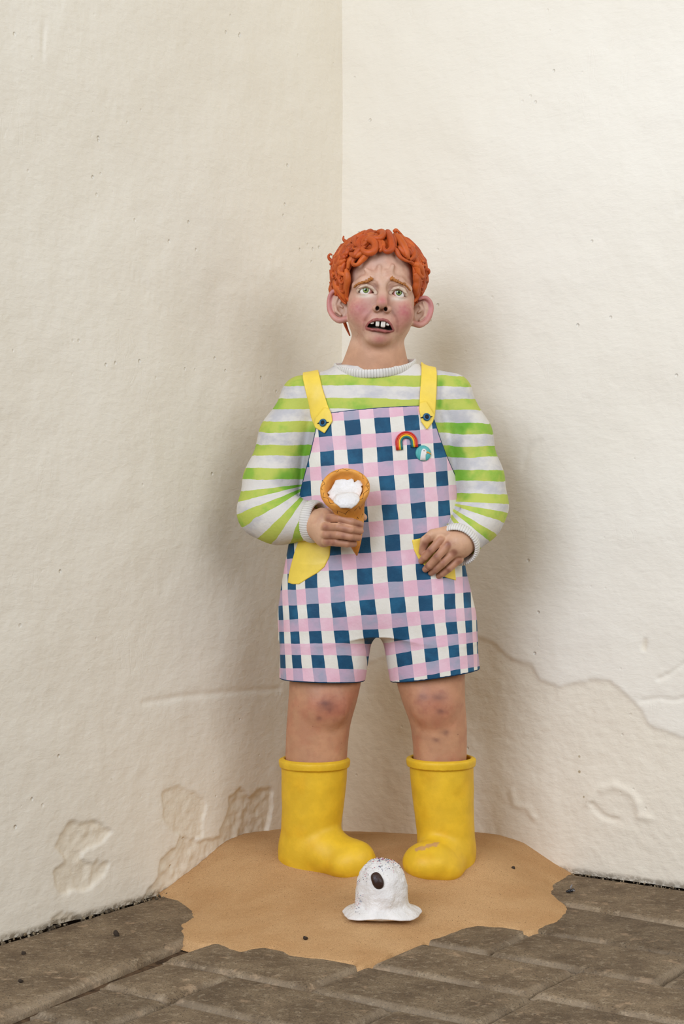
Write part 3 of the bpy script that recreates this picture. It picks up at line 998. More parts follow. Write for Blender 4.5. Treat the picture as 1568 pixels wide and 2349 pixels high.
# ---- hair ----------------------------------------------------------------
HC = W(868, 630, -24); HR = np.array([105.0, 98.0, 98.0])     # x, depth, up
FACE_POLY = [(797, 760), (796, 690), (797, 640), (803, 615), (813, 594), (836, 580), (880, 572), (912, 568), (935, 582), (946, 607), (950, 650), (953, 700), (950, 760), (950, 1000), (800, 1000)]
g = Grid(*box_of(745, 995, 515, 780, -132, 100), 1.7)
g.op((lambda x, y, z: ell(HC, HR, ROLL)[0](x, y, z) + 3 * np.sin(x * 0.11 + z * 0.05) * np.sin(z * 0.13 + y * 0.07), HC - HR - 6, HC + HR + 6), 0)
g.op(prism(FACE_POLY, 60, -4, 200), 3, sub=True)
zc1 = W(0, 692, 0)[2]; zc2 = W(0, 764, -60)[2]
g.op((lambda x, y, z: np.maximum(z - zc1 - 0.0 * x, y + 0 * x - 16), *(lambda b: (b[0], b[1]))(box_of(745, 995, 690, 800, -16, 110))), 4, sub=True, pad=2)
g.op((lambda x, y, z: z - zc2 + 0 * (x + y), *(lambda b: (b[0], b[1]))(box_of(745, 995, 764, 800, -140, 110))), 4, sub=True, pad=2)
# keep clear of the ears and the neck sides
g.op(E(862, 800, -20, 62, 50, 70), 3, sub=True)
capv, capq = g.mesh(2)
hair_tubes = []
FP = np.array(FACE_POLY, float)
def proj(p, off=4.0):
    q = (p - HC) @ ROLL
    k0 = np.linalg.norm(q / HR)
    return HC + (q * ((1.0 + off / 100.0) / k0)) @ ROLL.T
def lock(start, ang, length, curl, r0, hook=1.0, off=4.0, wob=0.5):
    """a modelled strand: starts at picture position start, runs along the skull, ends in a hook"""
    X0, Y0 = start
    # find the point on the shell
    a = (X0 - CX) - HC[0]; b = (EH - (Y0 - CY)) - HC[2]
    s = 1 - (a / HR[0]) ** 2 - (b / HR[2]) ** 2
    p = np.array([HC[0] + a, HC[1] - HR[1] * math.sqrt(max(s, 0.0)), HC[2] + b])
    p = proj(p, off)
    d = np.array([math.cos(ang), 0, -math.sin(ang)])
    n = 26; step = length / n; path = [p]
    ph = random.uniform(0, 6.28)
    for i in range(n):
        nrm = ((p - HC) @ ROLL / HR ** 2) @ ROLL.T; nrm /= np.linalg.norm(nrm)
        d = d - nrm * np.dot(d, nrm); d /= np.linalg.norm(d) + 1e-9
        w = wob * math.sin(ph + i * 0.55) * 0.22 + curl * hook * 0.42 * sstep(0.45, 1.0, i / n)
        side = np.cross(nrm, d)
        d = d * math.cos(w) + side * math.sin(w)
        p = proj(p + d * step, off + 5.0 * sstep(0.4, 0.9, i / n))
        path.append(p)
    path = np.array(path)
    u = np.linspace(0, 1, len(path))
    rad = r0 * np.minimum(1, 0.45 + 3 * u) * (1 - 0.72 * np.clip((u - 0.35) / 0.65, 0, 1) ** 1.4)
    return path, rad
def add_lock(*a, **k):
    path, rad = lock(*a, **k)
    X, Y, D = pic(path)
    ins = (poly2(FP, X, Y) < -17) & (D > -5)
    if ins.any(): return
    hair_tubes.append(tube(path, rad, 9))
# strands modelled one by one over the forehead and temples
FRINGE = [
    ([(575, 262), (640, 240), (705, 280), (722, 350), (700, 420), (640, 445), (575, 425), (545, 388), (552, 362), (585, 350)], 8.5, 10),
    ([(855, 150), (900, 110), (932, 200), (952, 300), (945, 385), (890, 425), (845, 398), (838, 345)], 8.5, 9),
    ([(760, 90), (825, 110), (832, 170), (780, 222), (700, 212), (640, 190)], 8, 9),
    ([(1000, 130), (1050, 200), (1100, 290), (1145, 390), (1168, 460), (1192, 515)], 9.5, 8),
    ([(1160, 320), (1215, 335), (1262, 400), (1258, 470), (1205, 522)], 7.5, 11),
    ([(1100, 170), (1200, 240), (1285, 330), (1350, 420), (1400, 495)], 8.5, 6),
    ([(1190, 205), (1280, 260), (1350, 350), (1395, 440)], 7.5, 4),
    ([(485, 140), (440, 215), (455, 295), (505, 345)], 7.5, 9),
    ([(610, 150), (535, 220), (490, 290), (512, 365), (465, 395)], 7.5, 10),
    ([(660, 180), (600, 215), (560, 250), (545, 300), (550, 350)], 6.5, 7),
    ([(405, 325), (355, 360), (332, 418), (290, 432), (250, 405)], 6.5, 10),
    ([(560, 365), (490, 400), (445, 462), (395, 445), (372, 425)], 7.5, 9),
    ([(560, 430), (510, 455), (460, 478), (410, 470)], 6.5, 7),
    ([(330, 275), (300, 340), (262, 420), (300, 470), (245, 498), (195, 500)], 6.5, 9),
    ([(320, 500), (235, 555), (180, 610), (140, 680), (120, 760)], 7.5, 7),
    ([(290, 590), (240, 620), (238, 680), (290, 715), (330, 765)], 6.5, 8),
    ([(170, 740), (190, 830), (250, 920), (300, 1000), (332, 1065)], 8.5, 8),
    ([(325, 640), (342, 780), (330, 900), (338, 1010)], 7.5, 5),
    ([(110, 800), (130, 900), (160, 960), (150, 1000)], 8, 4),
    ([(1262, 560), (1340, 600), (1382, 680), (1372, 780)], 8.5, 7),
    ([(1275, 690), (1305, 800), (1292, 900), (1300, 1000), (1312, 1060)], 8.5, 6),
    ([(1390, 780), (1380, 880), (1335, 980), (1312, 1050)], 7.5, 5),
    ([(640, 75), (560, 115), (500, 150), (420, 172), (335, 240)], 8, 5),
    ([(330, 240), (390, 220), (440, 180), (470, 130)], 6, 9),
    ([(700, 75), (640, 100), (600, 140), (610, 190)], 7.5, 8),
    ([(965, 150), (985, 230), (990, 300), (1010, 350)], 7.5, 4),
    ([(740, 250), (790, 290), (780, 350), (740, 390)], 6.5, 4),
    ([(800, 250), (830, 320), (810, 390), (770, 415)], 7, 3),
    ([(1040, 330), (1085, 380), (1120, 430), (1150, 480)], 7, 3),
    ([(230, 330), (190, 400), (160, 470), (130, 540)], 8, 4),
    ([(400, 200), (350, 270), (300, 330), (270, 400)], 8, 4),
    ([(430, 470), (390, 520), (360, 570), (350, 640)], 7, 3),
]
def shell_point(X0, Y0, off):
    a = (X0 - CX) * 0.985 - HC[0]; b = (EH - (Y0 - CY) * 0.985) - HC[2]
    s = 1 - (a / HR[0]) ** 2 - (b / HR[2]) ** 2
    if s <= 0: return np.array([HC[0] + a, HC[1], HC[2] + b])
    return np.array([HC[0] + a, HC[1] - HR[1] * math.sqrt(s) - off, HC[2] + b])
for pts, r, off in FRINGE:
    n_p = len(pts)
    P = spline([shell_point(740 + u * 0.1658, 510 + v * 0.1658, off + 2.5 * math.sin(3.0 * k / n_p)) for k, (u, v) in enumerate(pts)], 34)
    u_ = np.linspace(0, 1, 34)
    hair_tubes.append(tube(P, r * np.minimum(1, 0.55 + 3 * u_) * (1 - 0.62 * np.clip((u_ - 0.4) / 0.6, 0, 1) ** 1.5), 10))
rr = random.Random(5)
for i in range(210):
    a = rr.uniform(-math.pi, math.pi); q = rr.uniform(0.12, 1.0) ** 0.6
    X0 = 868 + 104 * q * math.sin(a); Y0 = 630 - 97 * q * math.cos(a)
    if Y0 > 668 or (Y0 > 590 and abs(X0 - 872) < 72): continue
    fl = math.atan2((Y0 - 545) * 1.1 + 26, (X0 - 872))
    add_lock((X0, Y0), fl + rr.uniform(-0.45, 0.45), rr.uniform(46, 78), rr.choice((-1, 1)) * rr.uniform(0.6, 1.3), rr.uniform(5.5, 8.0), off=rr.uniform(0, 5))
# back of the head
for i in range(110):
    th = rr.uniform(0, 2 * math.pi); b = rr.uniform(-0.85, 0.95)
    q = math.sqrt(1 - b * b)
    p = HC + np.array([HR[0] * q * math.cos(th), HR[1] * abs(q * math.sin(th)), HR[2] * b])
    d = np.array([rr.uniform(-0.6, 0.6), 0.2, -1.0]); path = [proj(p)]
    ph = rr.uniform(0, 6)
    for k in range(20):
        nrm = (p - HC) / HR ** 2; nrm /= np.linalg.norm(nrm)
        d = d - nrm * np.dot(d, nrm); d /= np.linalg.norm(d)
        w = 0.3 * math.sin(ph + k * 0.5) + (0.3 if k > 12 else 0)
        d = d * math.cos(w) + np.cross(nrm, d) * math.sin(w)
        p = proj(p + d * 2.6); path.append(p)
    path = np.array(path)
    if path[:, 2].min() < zc2 + 4 or (path[:, 1].min() < 10): continue
    hair_tubes.append(tube(path, np.linspace(7.5, 2.5, len(path)), 8))
# the wisps that stand off the outline
for pts in ([(772, 594, -10), (765, 599, -12), (756, 595, -12), (753, 588, -10), (757, 583, -8), (761, 585, -6)], [(800, 556, 10), (791, 553, 10), (787, 548, 10), (788, 541, 10)],
            [(786, 722, -52), (790, 740, -54), (796, 756, -54), (802, 770, -50)], [(976, 622, 0), (981, 619, 2), (984, 624, 2), (982, 630, 0)], [(905, 531, 20), (908, 528, 24), (916, 534, 22), (930, 548, 12)]):
    P = spline([W(*p) for p in pts], 18)
    hair_tubes.append(tube(P, np.linspace(5.5, 1.6, 18), 8))
vv = [capv]; QQ = [capq]; TT = []; n = len(capv)
for v, f in hair_tubes:
    vv.append(v); QQ.append(f[0] + n); TT.append(f[1] + n); n += len(v)
hcol = [np.tile(lin(206, 96, 38), (len(capv), 1))]
for v, f in hair_tubes:
    k_ = rr.random()
    hcol.append(np.tile(lin(192 + 28 * k_, 80 + 29 * k_, 28 + 14 * k_), (len(v), 1)))
hair = mk('hair', np.concatenate(vv), [np.concatenate(QQ), np.concatenate(TT)], M_HAIR, statue, colors=np.concatenate(hcol))
hair['label'] = 'short curly orange clay hair'
print('hair', time.time() - T0)

# ---- hands ---------------------------------------------------------------
def finger(g, pts, r, k):
    chain(g, [W(*p) for p in pts], r, k, kk=1.5)
gA = Grid(*box_of(692, 845, 1140, 1265, 70, 215), 1.1)
gA.op(cap(W(705, 1197, 95), W(728, 1203, 118), 33, 33), 0)
gA.op(E(742, 1211, 136, 27, 43, 30, rotm(yaw=25)), 14)
for pts in ([(754, 1188, 160), (780, 1189, 184), (806, 1197, 190), (826, 1203, 174)],
            [(746, 1209, 164), (775, 1209, 189), (805, 1215, 193), (826, 1218, 174)],
            [(746, 1226, 161), (775, 1227, 185), (803, 1231, 187), (822, 1233, 168)],
            [(748, 1242, 153), (772, 1244, 173), (795, 1247, 174), (811, 1247, 158)]):
    finger(gA, pts, [9.8, 9.0, 8.6, 7.6], 3.5)
for p in ((754, 1189, 163), (746, 1209, 167), (746, 1226, 164), (749, 1242, 156)):
    gA.op(E(*p, 9, 8.5, 9), 4)
finger(gA, [(738, 1180, 124), (765, 1176, 112), (800, 1179, 106), (826, 1181, 114), (834, 1187, 126)], [14, 12, 10, 9.5, 7.5], 5)
av, aq = gA.mesh(1)
gB = Grid(*box_of(945, 1100, 1185, 1340, 30, 145), 1.1)
gB.op(cap(W(1068, 1234, 70), W(1052, 1246, 94), 34, 35), 0)
gB.op(E(1032, 1252, 94, 36, 34, 22, rotm(roll=-42)), 12)
for pts, r in (([(1010, 1238, 110), (988, 1262, 113), (974, 1278, 106), (966, 1287, 94)], [9.6, 8.8, 8.2, 7]),
               ([(1026, 1251, 114), (1002, 1278, 119), (985, 1297, 110), (975, 1306, 96)], [10, 9.2, 8.6, 7.2]),
               ([(1040, 1268, 108), (1015, 1292, 112), (999, 1306, 103), (988, 1314, 90)], [9.8, 9, 8.4, 7]),
               ([(1052, 1284, 98), (1029, 1304, 100), (1014, 1316, 92), (1003, 1322, 80)], [9.4, 8.4, 7.8, 6.8])):
    finger(gB, pts, r, 3)
for p in ((1011, 1238, 112), (1027, 1250, 116), (1041, 1267, 110), (1052, 1284, 100)):
    gB.op(E(*p, 10, 9, 9), 4)
finger(gB, [(1024, 1222, 100), (992, 1226, 104), (974, 1240, 102), (968, 1266, 94)], [15, 12, 10.5, 8.5], 5)
# thumb nail and finger nail hollows are cut as shallow grooves
for a, b in (((972, 1300, 110), (984, 1308, 108)),):
    gB.op(cap(W(*a), W(*b), 1.2), 2, sub=True)
bv, bq = gB.mesh(1)
def hand_paint(v, joints, dark):
    X, Y, D = pic(v)
    c = np.tile(lin(222, 176, 140), (len(v), 1))
    nz = vnoise(v, 12, 8, 3)
    c = lay(c, 0.4 * sstep(-0.1, 0.5, nz), (206, 150, 118))
    for pts in dark:
        c = lay(c, 0.65 * sstep(11, 6, seg2(X, Y, pts)), (180, 122, 92))
    for x, y, s in joints:
        c = lay(c, 0.75 * gau(X, Y, x, y, s) * (0.8 + 0.5 * nz), (134, 80, 66))
    return c
FA = [[(754, 1188), (780, 1189), (826, 1203)], [(746, 1209), (826, 1218)], [(746, 1226), (822, 1233)], [(748, 1242), (811, 1247)]]
ca = hand_paint(av, [(752, 1190, 7), (748, 1210, 7), (783, 1200, 7), (790, 1215, 7), (787, 1230, 6), (758, 1230, 7), (765, 1246, 7), (822, 1206, 6), (752, 1244, 6)], FA)
FB = [[(1010, 1238), (966, 1287)], [(1026, 1251), (975, 1306)], [(1040, 1268), (988, 1314)], [(1052, 1284), (1003, 1322)], [(980, 1235), (968, 1266)]]
cb = hand_paint(bv, [(1028, 1247, 8), (999, 1274, 7), (984, 1262, 7), (975, 1297, 6), (1042, 1268, 8), (1016, 1291, 6), (997, 1307, 6), (1053, 1287, 8), (1028, 1308, 6), (972, 1250, 8)], FB)
body_parts += [(av, aq, ca), (bv, bq, cb)]
print('hands', time.time() - T0)

# ---- torso, limbs: shared fields ------------------------------------------
TORSO = [(838, 772, 952, 20, -72), (868, 740, 995, 46, -88), (930, 708, 1024, 70, -98), (1000, 694, 1038, 80, -98), (1100, 686, 1050, 88, -95),
         (1200, 672, 1054, 95, -93), (1300, 654, 1064, 98, -98), (1350, 646, 1076, 97, -102), (1400, 643, 1083, 94, -102), (1435, 645, 1086, 86, -94), (1455, 652, 1080, 78, -86)]
torso = loft(TORSO, 2.4, 14)
legL = loft([(1310, 680, 830, 70, -74), (1400, 646, 862, 86, -90), (1480, 642, 850, 88, -90), (1580, 640, 834, 86, -86)], 2.3, 8)
legR = loft([(1310, 900, 1040, 70, -74), (1400, 868, 1082, 86, -90), (1480, 880, 1094, 88, -90), (1580, 897, 1105, 86, -86)], 2.3, 8)
shL = cap(W(790, 885, -22), W(693, 908, -20), 42, 47)
shR = cap(W(945, 880, -22), W(1034, 902, -20), 42, 47)
def base_fn(x, y, z, grow=0.0):
    d = torso[0](x, y, z) + 5 - grow
    d = smin(d, shL[0](x, y, z) - grow, 26)
    return smin(d, shR[0](x, y, z) - grow, 26)
def over_fn(x, y, z):
    d = smin(torso[0](x, y, z), np.minimum(legL[0](x, y, z), legR[0](x, y, z)), 32)
    return smin(d, base_fn(x, y, z, 4.5), 8)

# legs (skin)
gl = Grid(*box_of(640, 1085, 1500, 1790, -75, 78), 2.2)
gl.op(loft([(1490, 668, 832, 66, -66), (1560, 664, 829, 68, -66), (1610, 661, 818, 68, -62), (1660, 657, 803, 60, -62), (1710, 655, 797, 56, -64), (1750, 654, 795, 55, -64), (1795, 664, 782, 50, -60)], 2.15, 12))
gl.op(loft([(1490, 905, 1068, 66, -66), (1560, 907, 1065, 68, -66), (1610, 922, 1066, 68, -62), (1660, 941, 1070, 60, -62), (1710, 947, 1070, 56, -64), (1750, 948, 1069, 55, -64), (1795, 956, 1062, 50, -60)], 2.15, 12))
gl.op(E(752, 1622, 50, 44, 40, 22), 22); gl.op(E(992, 1622, 50, 44, 40, 22), 22)
lv, lq = gl.mesh(1)
X, Y, D = pic(lv)
c = np.tile(lin(204, 152, 114), (len(lv), 1))
n1 = vnoise(lv, 40, 12, 3); n2 = vnoise(lv, 12, 13, 3); n3 = vnoise(lv, 5, 14, 2)
c = lay(c, 0.6 * sstep(-0.1, 0.5, n1), (196, 130, 98))
c = lay(c, 0.6 * gau(X, Y, 765, 1620, 50, 42) + 0.55 * gau(X, Y, 995, 1615, 52, 44), (182, 104, 82))
c = lay(c, sstep(0.0, 0.6, n2) * 0.5 * (gau(X, Y, 760, 1622, 45, 40) + gau(X, Y, 995, 1620, 48, 40) + 0.3), (166, 100, 80))
for x, y, sx, sy in ((752, 1622, 20, 12), (732, 1648, 7, 6), (745, 1612, 10, 6), (1010, 1632, 12, 7), (968, 1598, 12, 8), (1003, 1600, 20, 9), (1022, 1680, 10, 7), (1000, 1698, 9, 5)):
    c = lay(c, 0.7 * gau(X, Y, x, y, sx, sy) * (0.8 + 0.4 * n2), (128, 88, 76))
c = lay(c, 0.6 * sstep(0.70, 0.8, n3), (120, 70, 56))
body_parts.append((lv, lq, c))

# the body inside the clothes
gc = Grid(*box_of(560, 1150, 830, 1530, -100, 110), 7)
gc.op((lambda x, y, z: torso[0](x, y, z) + 16, torso[1], torso[2]))
gc.op(cap(W(780, 890, -22), W(690, 905, -20), 30, 32), 20); gc.op(cap(W(950, 888, -22), W(1040, 900, -20), 30, 32), 20)
for pts in ([(676, 912, -16), (622, 1110, 2), (612, 1180, 18), (715, 1198, 96)], [(1050, 908, -16), (1096, 1105, 2), (1102, 1172, 18), (1058, 1240, 86)]):
    chain(gc, [W(*p) for p in pts], [30, 34, 34, 26], 10, kk=10)
for x0, x1 in ((742, 742), (985, 990)):
    gc.op(cap(W(x0, 1430, 0), W(x1, 1520, 0), 62, 60), 10)
cv, cq = gc.mesh(1)
body_parts.append((cv, cq, np.tile(lin(206, 152, 116), (len(cv), 1))))
V = []; Q = []; Cc = []; n = 0
for v, q_, c_ in body_parts:
    V.append(v); Q.append(q_ + n); Cc.append(c_); n += len(v)
body = mk('body', np.concatenate(V), np.concatenate(Q), M_SKIN, statue, colors=np.concatenate(Cc))
body['label'] = 'painted skin: sad ruddy face, grubby hands and bruised knees'
print('body', time.time() - T0)

# ---- sweater ----------------------------------------------------------------
gs = Grid(*box_of(538, 1174, 828, 1316, -118, 140), 2.2)
gs.op((lambda x, y, z: base_fn(x, y, z), *(lambda b: (b[0], b[1]))(box_of(640, 1090, 820, 1316, -120, 120))), 0, pad=0)
armL = [(692, 918, -18), (652, 1000, -10), (622, 1105, 0), (608, 1172, 14), (640, 1188, 38), (712, 1196, 92)]
armR = [(1035, 912, -18), (1072, 1000, -10), (1095, 1100, 0), (1106, 1160, 12), (1094, 1190, 34), (1056, 1243, 84)]
chain(gs, [W(*p) for p in armL], [47, 54, 61, 60, 57, 43], 14, kk=22)
chain(gs, [W(*p) for p in armR], [47, 53, 57, 55, 53, 43], 14, kk=22)
# folds at the inner elbows and shoulders
chain(gs, [W(694, 1118, 62), W(668, 1108, 60), W(650, 1102, 60)], [4, 2, 0.5], 8, sub=True)
chain(gs, [W(1046, 1168, 66), W(1072, 1172, 64), (W(1092, 1174, 58))], [4, 2, 0.5], 8, sub=True)
chain(gs, [W(716, 1000, 66), W(704, 1060, 60), W(694, 1116, 60)], [3, 4, 5], 8, sub=True)
chain(gs, [W(1056, 985, 46), W(1040, 1030, 56), W(1050, 1100, 60)], [3, 4, 4], 9, sub=True)
# open ends
def halfspace(p, nrm, rad):
    p = np.asarray(p); nrm = np.asarray(nrm) / np.linalg.norm(nrm)
    def fn(x, y, z):
        s = (x - p[0]) * nrm[0] + (y - p[1]) * nrm[1] + (z - p[2]) * nrm[2]
        r = np.sqrt((x - p[0]) ** 2 + (y - p[1]) ** 2 + (z - p[2]) ** 2) - rad
        return np.maximum(-s, r)
    return fn, p - rad, p + rad
WLc, WRc = W(716, 1196, 98), W(1051, 1248, 88)
nL = W(*armL[-1]) - W(*armL[-2]); nL = nL / np.linalg.norm(nL) + np.array([0.25, 0, 0]); nL /= np.linalg.norm(nL)
nR = W(*armR[-1]) - W(*armR[-2]); nR = nR / np.linalg.norm(nR) + np.array([0.1, -0.45, 0]); nR /= np.linalg.norm(nR)
gs.op(halfspace(WLc, nL, 70), 2, sub=True); gs.op(halfspace(WRc, nR, 70), 2, sub=True)
gs.op(cap(WLc - nL * 26, WLc + nL * 40, 36), 3, sub=True); gs.op(cap(WRc - nR * 26, WRc + nR * 40, 38), 3, sub=True)
sv, sq = gs.mesh(2)
X, Y, D = pic(sv)
def stripe_coord(X, Y):
    t = (Y - 873) / 54.0
    def fan(px, py, sgn, deg):
        th = np.degrees(np.arctan2(Y - py, sgn * (X - px)))
        return np.interp(np.where(th < -90, th + 360, th), deg[0], deg[1])
    l = (X < 870) & (Y > 1108); t = np.where(l, fan(722, 1108, -1, ([0, 10.6, 26, 50, 73, 97, 180], [4.352, 5, 6, 7, 8, 9, 12])), t)
    r = (X >= 870) & (Y > 1150); t = np.where(r, fan(1010, 1150, 1, ([0, 12, 35, 53, 75, 180], [5.13, 6, 7, 8, 9, 13])), t)
    return t
t_ = stripe_coord(X, Y) + vnoise(sv, 60, 21, 2) * 0.07 - 0.03 * np.sin((X - 868) / 150)
def sweater_mat():
    t = NT('painted_stripes', 0.62, 0.2)
    s = t.attr('stripe')
    pos = t.geo()
    s = t.math('ADD', s, t.math('MULTIPLY', t.math('SUBTRACT', t.noise(55, 3, 0.6, pos), 0.5), 0.10))
    fr = t.math('FRACT', t.math('ADD', s, 0.23))
    isg = t.math('LESS_THAN', fr, 0.46)
    wash = t.noise(20, 4, 0.6, pos)
    green = t.mix(t.ramp(wash, 0.45, 0.68), lin(192, 202, 90), lin(146, 188, 68))
    white = t.mix(t.ramp(t.noise(17, 4, 0.65, t.scale(pos, (1, 1, 1.6))), 0.42, 0.68), lin(226, 221, 209), lin(197, 195, 194))
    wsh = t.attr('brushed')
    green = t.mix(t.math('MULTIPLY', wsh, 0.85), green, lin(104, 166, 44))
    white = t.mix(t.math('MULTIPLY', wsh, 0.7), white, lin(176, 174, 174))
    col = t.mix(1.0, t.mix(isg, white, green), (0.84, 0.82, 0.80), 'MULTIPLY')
    b = t.bump(t.noise(60, 3, 0.55, pos), 0.0012)
    b = t.bump(t.noise(260, 2, 0.5, pos), 0.0003, prev=b)
    return t.out(col, b)
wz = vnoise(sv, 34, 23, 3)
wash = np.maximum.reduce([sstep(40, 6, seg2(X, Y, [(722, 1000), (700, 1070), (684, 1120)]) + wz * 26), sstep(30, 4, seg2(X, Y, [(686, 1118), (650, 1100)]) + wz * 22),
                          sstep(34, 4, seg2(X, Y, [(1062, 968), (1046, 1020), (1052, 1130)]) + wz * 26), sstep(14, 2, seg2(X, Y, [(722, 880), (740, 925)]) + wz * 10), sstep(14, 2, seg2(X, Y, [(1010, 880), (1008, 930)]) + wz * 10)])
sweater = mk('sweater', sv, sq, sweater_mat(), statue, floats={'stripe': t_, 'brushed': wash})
sweater['label'] = 'lime green and white striped sweater'
print('sweater', time.time() - T0)

def rib_ring(ctr, axes, pts_r, tube_r, nrib, flatn=1.0, parent=None, name='cuff', path=None, groove=(176, 172, 160)):
    """ribbed knit band: a closed tube whose thickness pulses"""
    if path is None:
        n = nrib * 6
        th = np.linspace(0, 2 * math.pi, n, endpoint=False)
        path = ctr + np.cos(th)[:, None] * axes[0] * pts_r[0] + np.sin(th)[:, None] * axes[1] * pts_r[1]
    n = len(path)
    ph = np.arange(n) / n * nrib * 2 * math.pi
    puls = 0.5 + 0.5 * np.cos(ph)
    rad = tube_r * (0.93 + 0.08 * puls)
    v, f = tube(path, rad, 14, flatn, up=(path[0] - path.mean(0)), closed=True)
    col = np.tile(lin(234, 230, 220), (len(v), 1))
    w = np.repeat(np.append(puls, puls[0]), 14)
    col = lay(col, 0.75 * sstep(0.22, 0.02, w), groove)
    return mk(name, v, f, M_RIB, parent, colors=col)
def frame(n):
    n = n / np.linalg.norm(n)
    a = np.cross(n, [0, 0, 1.0]); a /= np.linalg.norm(a)
    return a, np.cross(n, a)
rib_ring(WLc + nL * 3, frame(nL), (40, 43), 14.0, 52, 0.38, parent=sweater)
rib_ring(WRc + nR * 2, frame(nR), (44, 46), 14.0, 52, 0.38, parent=sweater)
# neckband: follows the neckline
nb = []
for k in range(360):
    a = 2 * math.pi * k / 360
    ca_, sa_ = math.cos(a), math.sin(a)             # a = 0 right, 90deg front
    X_ = 860 + 92 * ca_
    D_ = -22 + (66 if sa_ > 0 else 52) * sa_
    Y_ = 838 - 5 * ca_ + 19 * max(sa_, 0) ** 1.2
    nb.append(W(X_, Y_, D_))
rib_ring(None, None, None, 10.5, 84, 0.4, parent=sweater, name='neckband', path=np.array(nb))

# ---- dungarees ----------------------------------------------------------------
BIB = [(757, 945), (800, 940), (880, 933), (963, 929), (975, 925), (998, 962), (1010, 1000), (1025, 1040), (1041, 1075), (1052, 1098), (1062, 1118), (1140, 1140), (1150, 1720), (560, 1720), (560, 1160), (682, 1150), (690, 1112), (700, 1075), (712, 1030), (722, 985), (728, 960), (745, 940)]
BIBP = P2(BIB, 80)
hemL = (W(640, 1556, 0), W(832, 1561, 0)); hemR = (W(897, 1563, 0), W(1104, 1533, 0))
def hem_fn(x, z):
    def ln(a, b): return a[2] + (x - a[0]) * (b[2] - a[2]) / (b[0] - a[0])
    xm = W(866, 1500, 0)[0]
    return np.where(x < xm, ln(*hemL), ln(*hemR)) - z
go = Grid(*box_of(634, 1112, 915, 1582, -112, 108), 2.0)
def overalls_fn(x, y, z):
    return smax(smax(over_fn(x, y, z), poly2(BIBP, x, z).astype(np.float32), 1.5), hem_fn(x, z), 1.5)
go.op((overalls_fn, *(lambda b: (b[0], b[1]))(box_of(634, 1112, 915, 1582, -112, 108))), 0, pad=0)
ov, oq = go.mesh(1)
X, Y, D = pic(ov)
arc = 232 * np.arcsin(np.clip((X - 866) / 232, -0.995, 0.995))
back = D < 0
arc = np.where(back, np.sign(arc) * (2 * 232 * 1.47 - np.abs(arc)), arc)
ph = 22 + 0.085 * (np.minimum(Y, 1390) - 1108) + 0.13 * np.maximum(Y - 1390, 0)
gu = (arc - ph) / 69.5
slope = 0.075 + sstep(1380, 1520, Y) * np.where(X > 868, 0.10, -0.09) * sstep(8, 40, np.abs(X - 868))
Ye = Y + slope * (np.clip(X, 640, 1100) - 880)
rowY = np.array([837, 906, 975, 1042, 1108, 1176, 1247, 1318, 1392, 1460, 1520, 1582, 1650]); rowI = np.arange(-4, 9)
gv = np.interp(Ye, rowY, rowI)
edge = np.maximum(sstep(-2.6, -1.0, poly2(BIBP, ov[:, 0], ov[:, 2])) * sstep(1180, 1150, Y), sstep(-4, -2, hem_fn(ov[:, 0], ov[:, 2])))
def gingham():
    t = NT('painted_gingham', 0.6, 0.22)
    pos = t.geo()
    wob = lambda sc, off: t.math('MULTIPLY', t.math('SUBTRACT', t.noise(sc, 2, 0.5, t.scale(pos, off)), 0.5), 0.09)
    u = t.math('ADD', t.attr('weave_u'), wob(26, (1, 1, 1)))
    v = t.math('ADD', t.attr('weave_v'), wob(26, (1.3, 0.8, 1.1)))
    iu = t.math('LESS_THAN', t.math('FRACT', t.math('ADD', u, 100.26)), 0.52)
    iv = t.math('LESS_THAN', t.math('FRACT', t.math('ADD', v, 100.255)), 0.51)
    n1 = t.noise(34, 4, 0.6, pos)
    navy = t.mix(t.ramp(n1, 0.4, 0.7), lin(26, 74, 104), lin(36, 96, 128))
    cream = t.mix(t.ramp(n1, 0.35, 0.7), lin(230, 225, 210), lin(236, 232, 219))
    lilac = t.mix(t.ramp(t.noise(22, 3, 0.6, pos), 0.4, 0.65), lin(198, 170, 188), lin(166, 164, 180))
    pink = t.mix(t.ramp(n1, 0.35, 0.7), lin(232, 184, 196), lin(238, 200, 208))
    rowA = t.mix(iu, cream, navy)
    rowB = t.mix(iu, pink, lilac)
    col = t.mix(iv, rowB, rowA)
    col = t.mix(t.math('GREATER_THAN', t.attr('edge'), 0.5), col, lin(28, 62, 92))
    col = t.mix(1.0, col, (0.86, 0.84, 0.81), 'MULTIPLY')
    b = t.bump(t.noise(45, 3, 0.5, pos), 0.0011)
    b = t.bump(t.noise(300, 2, 0.5, pos), 0.00025, prev=b)
    return t.out(col, b)
dung = mk('dungarees', ov, oq, gingham(), statue, floats={'weave_u': gu, 'weave_v': gv, 'edge': edge})
dung['label'] = 'short dungarees painted in pink, navy and cream gingham'
print('dungarees', time.time() - T0)

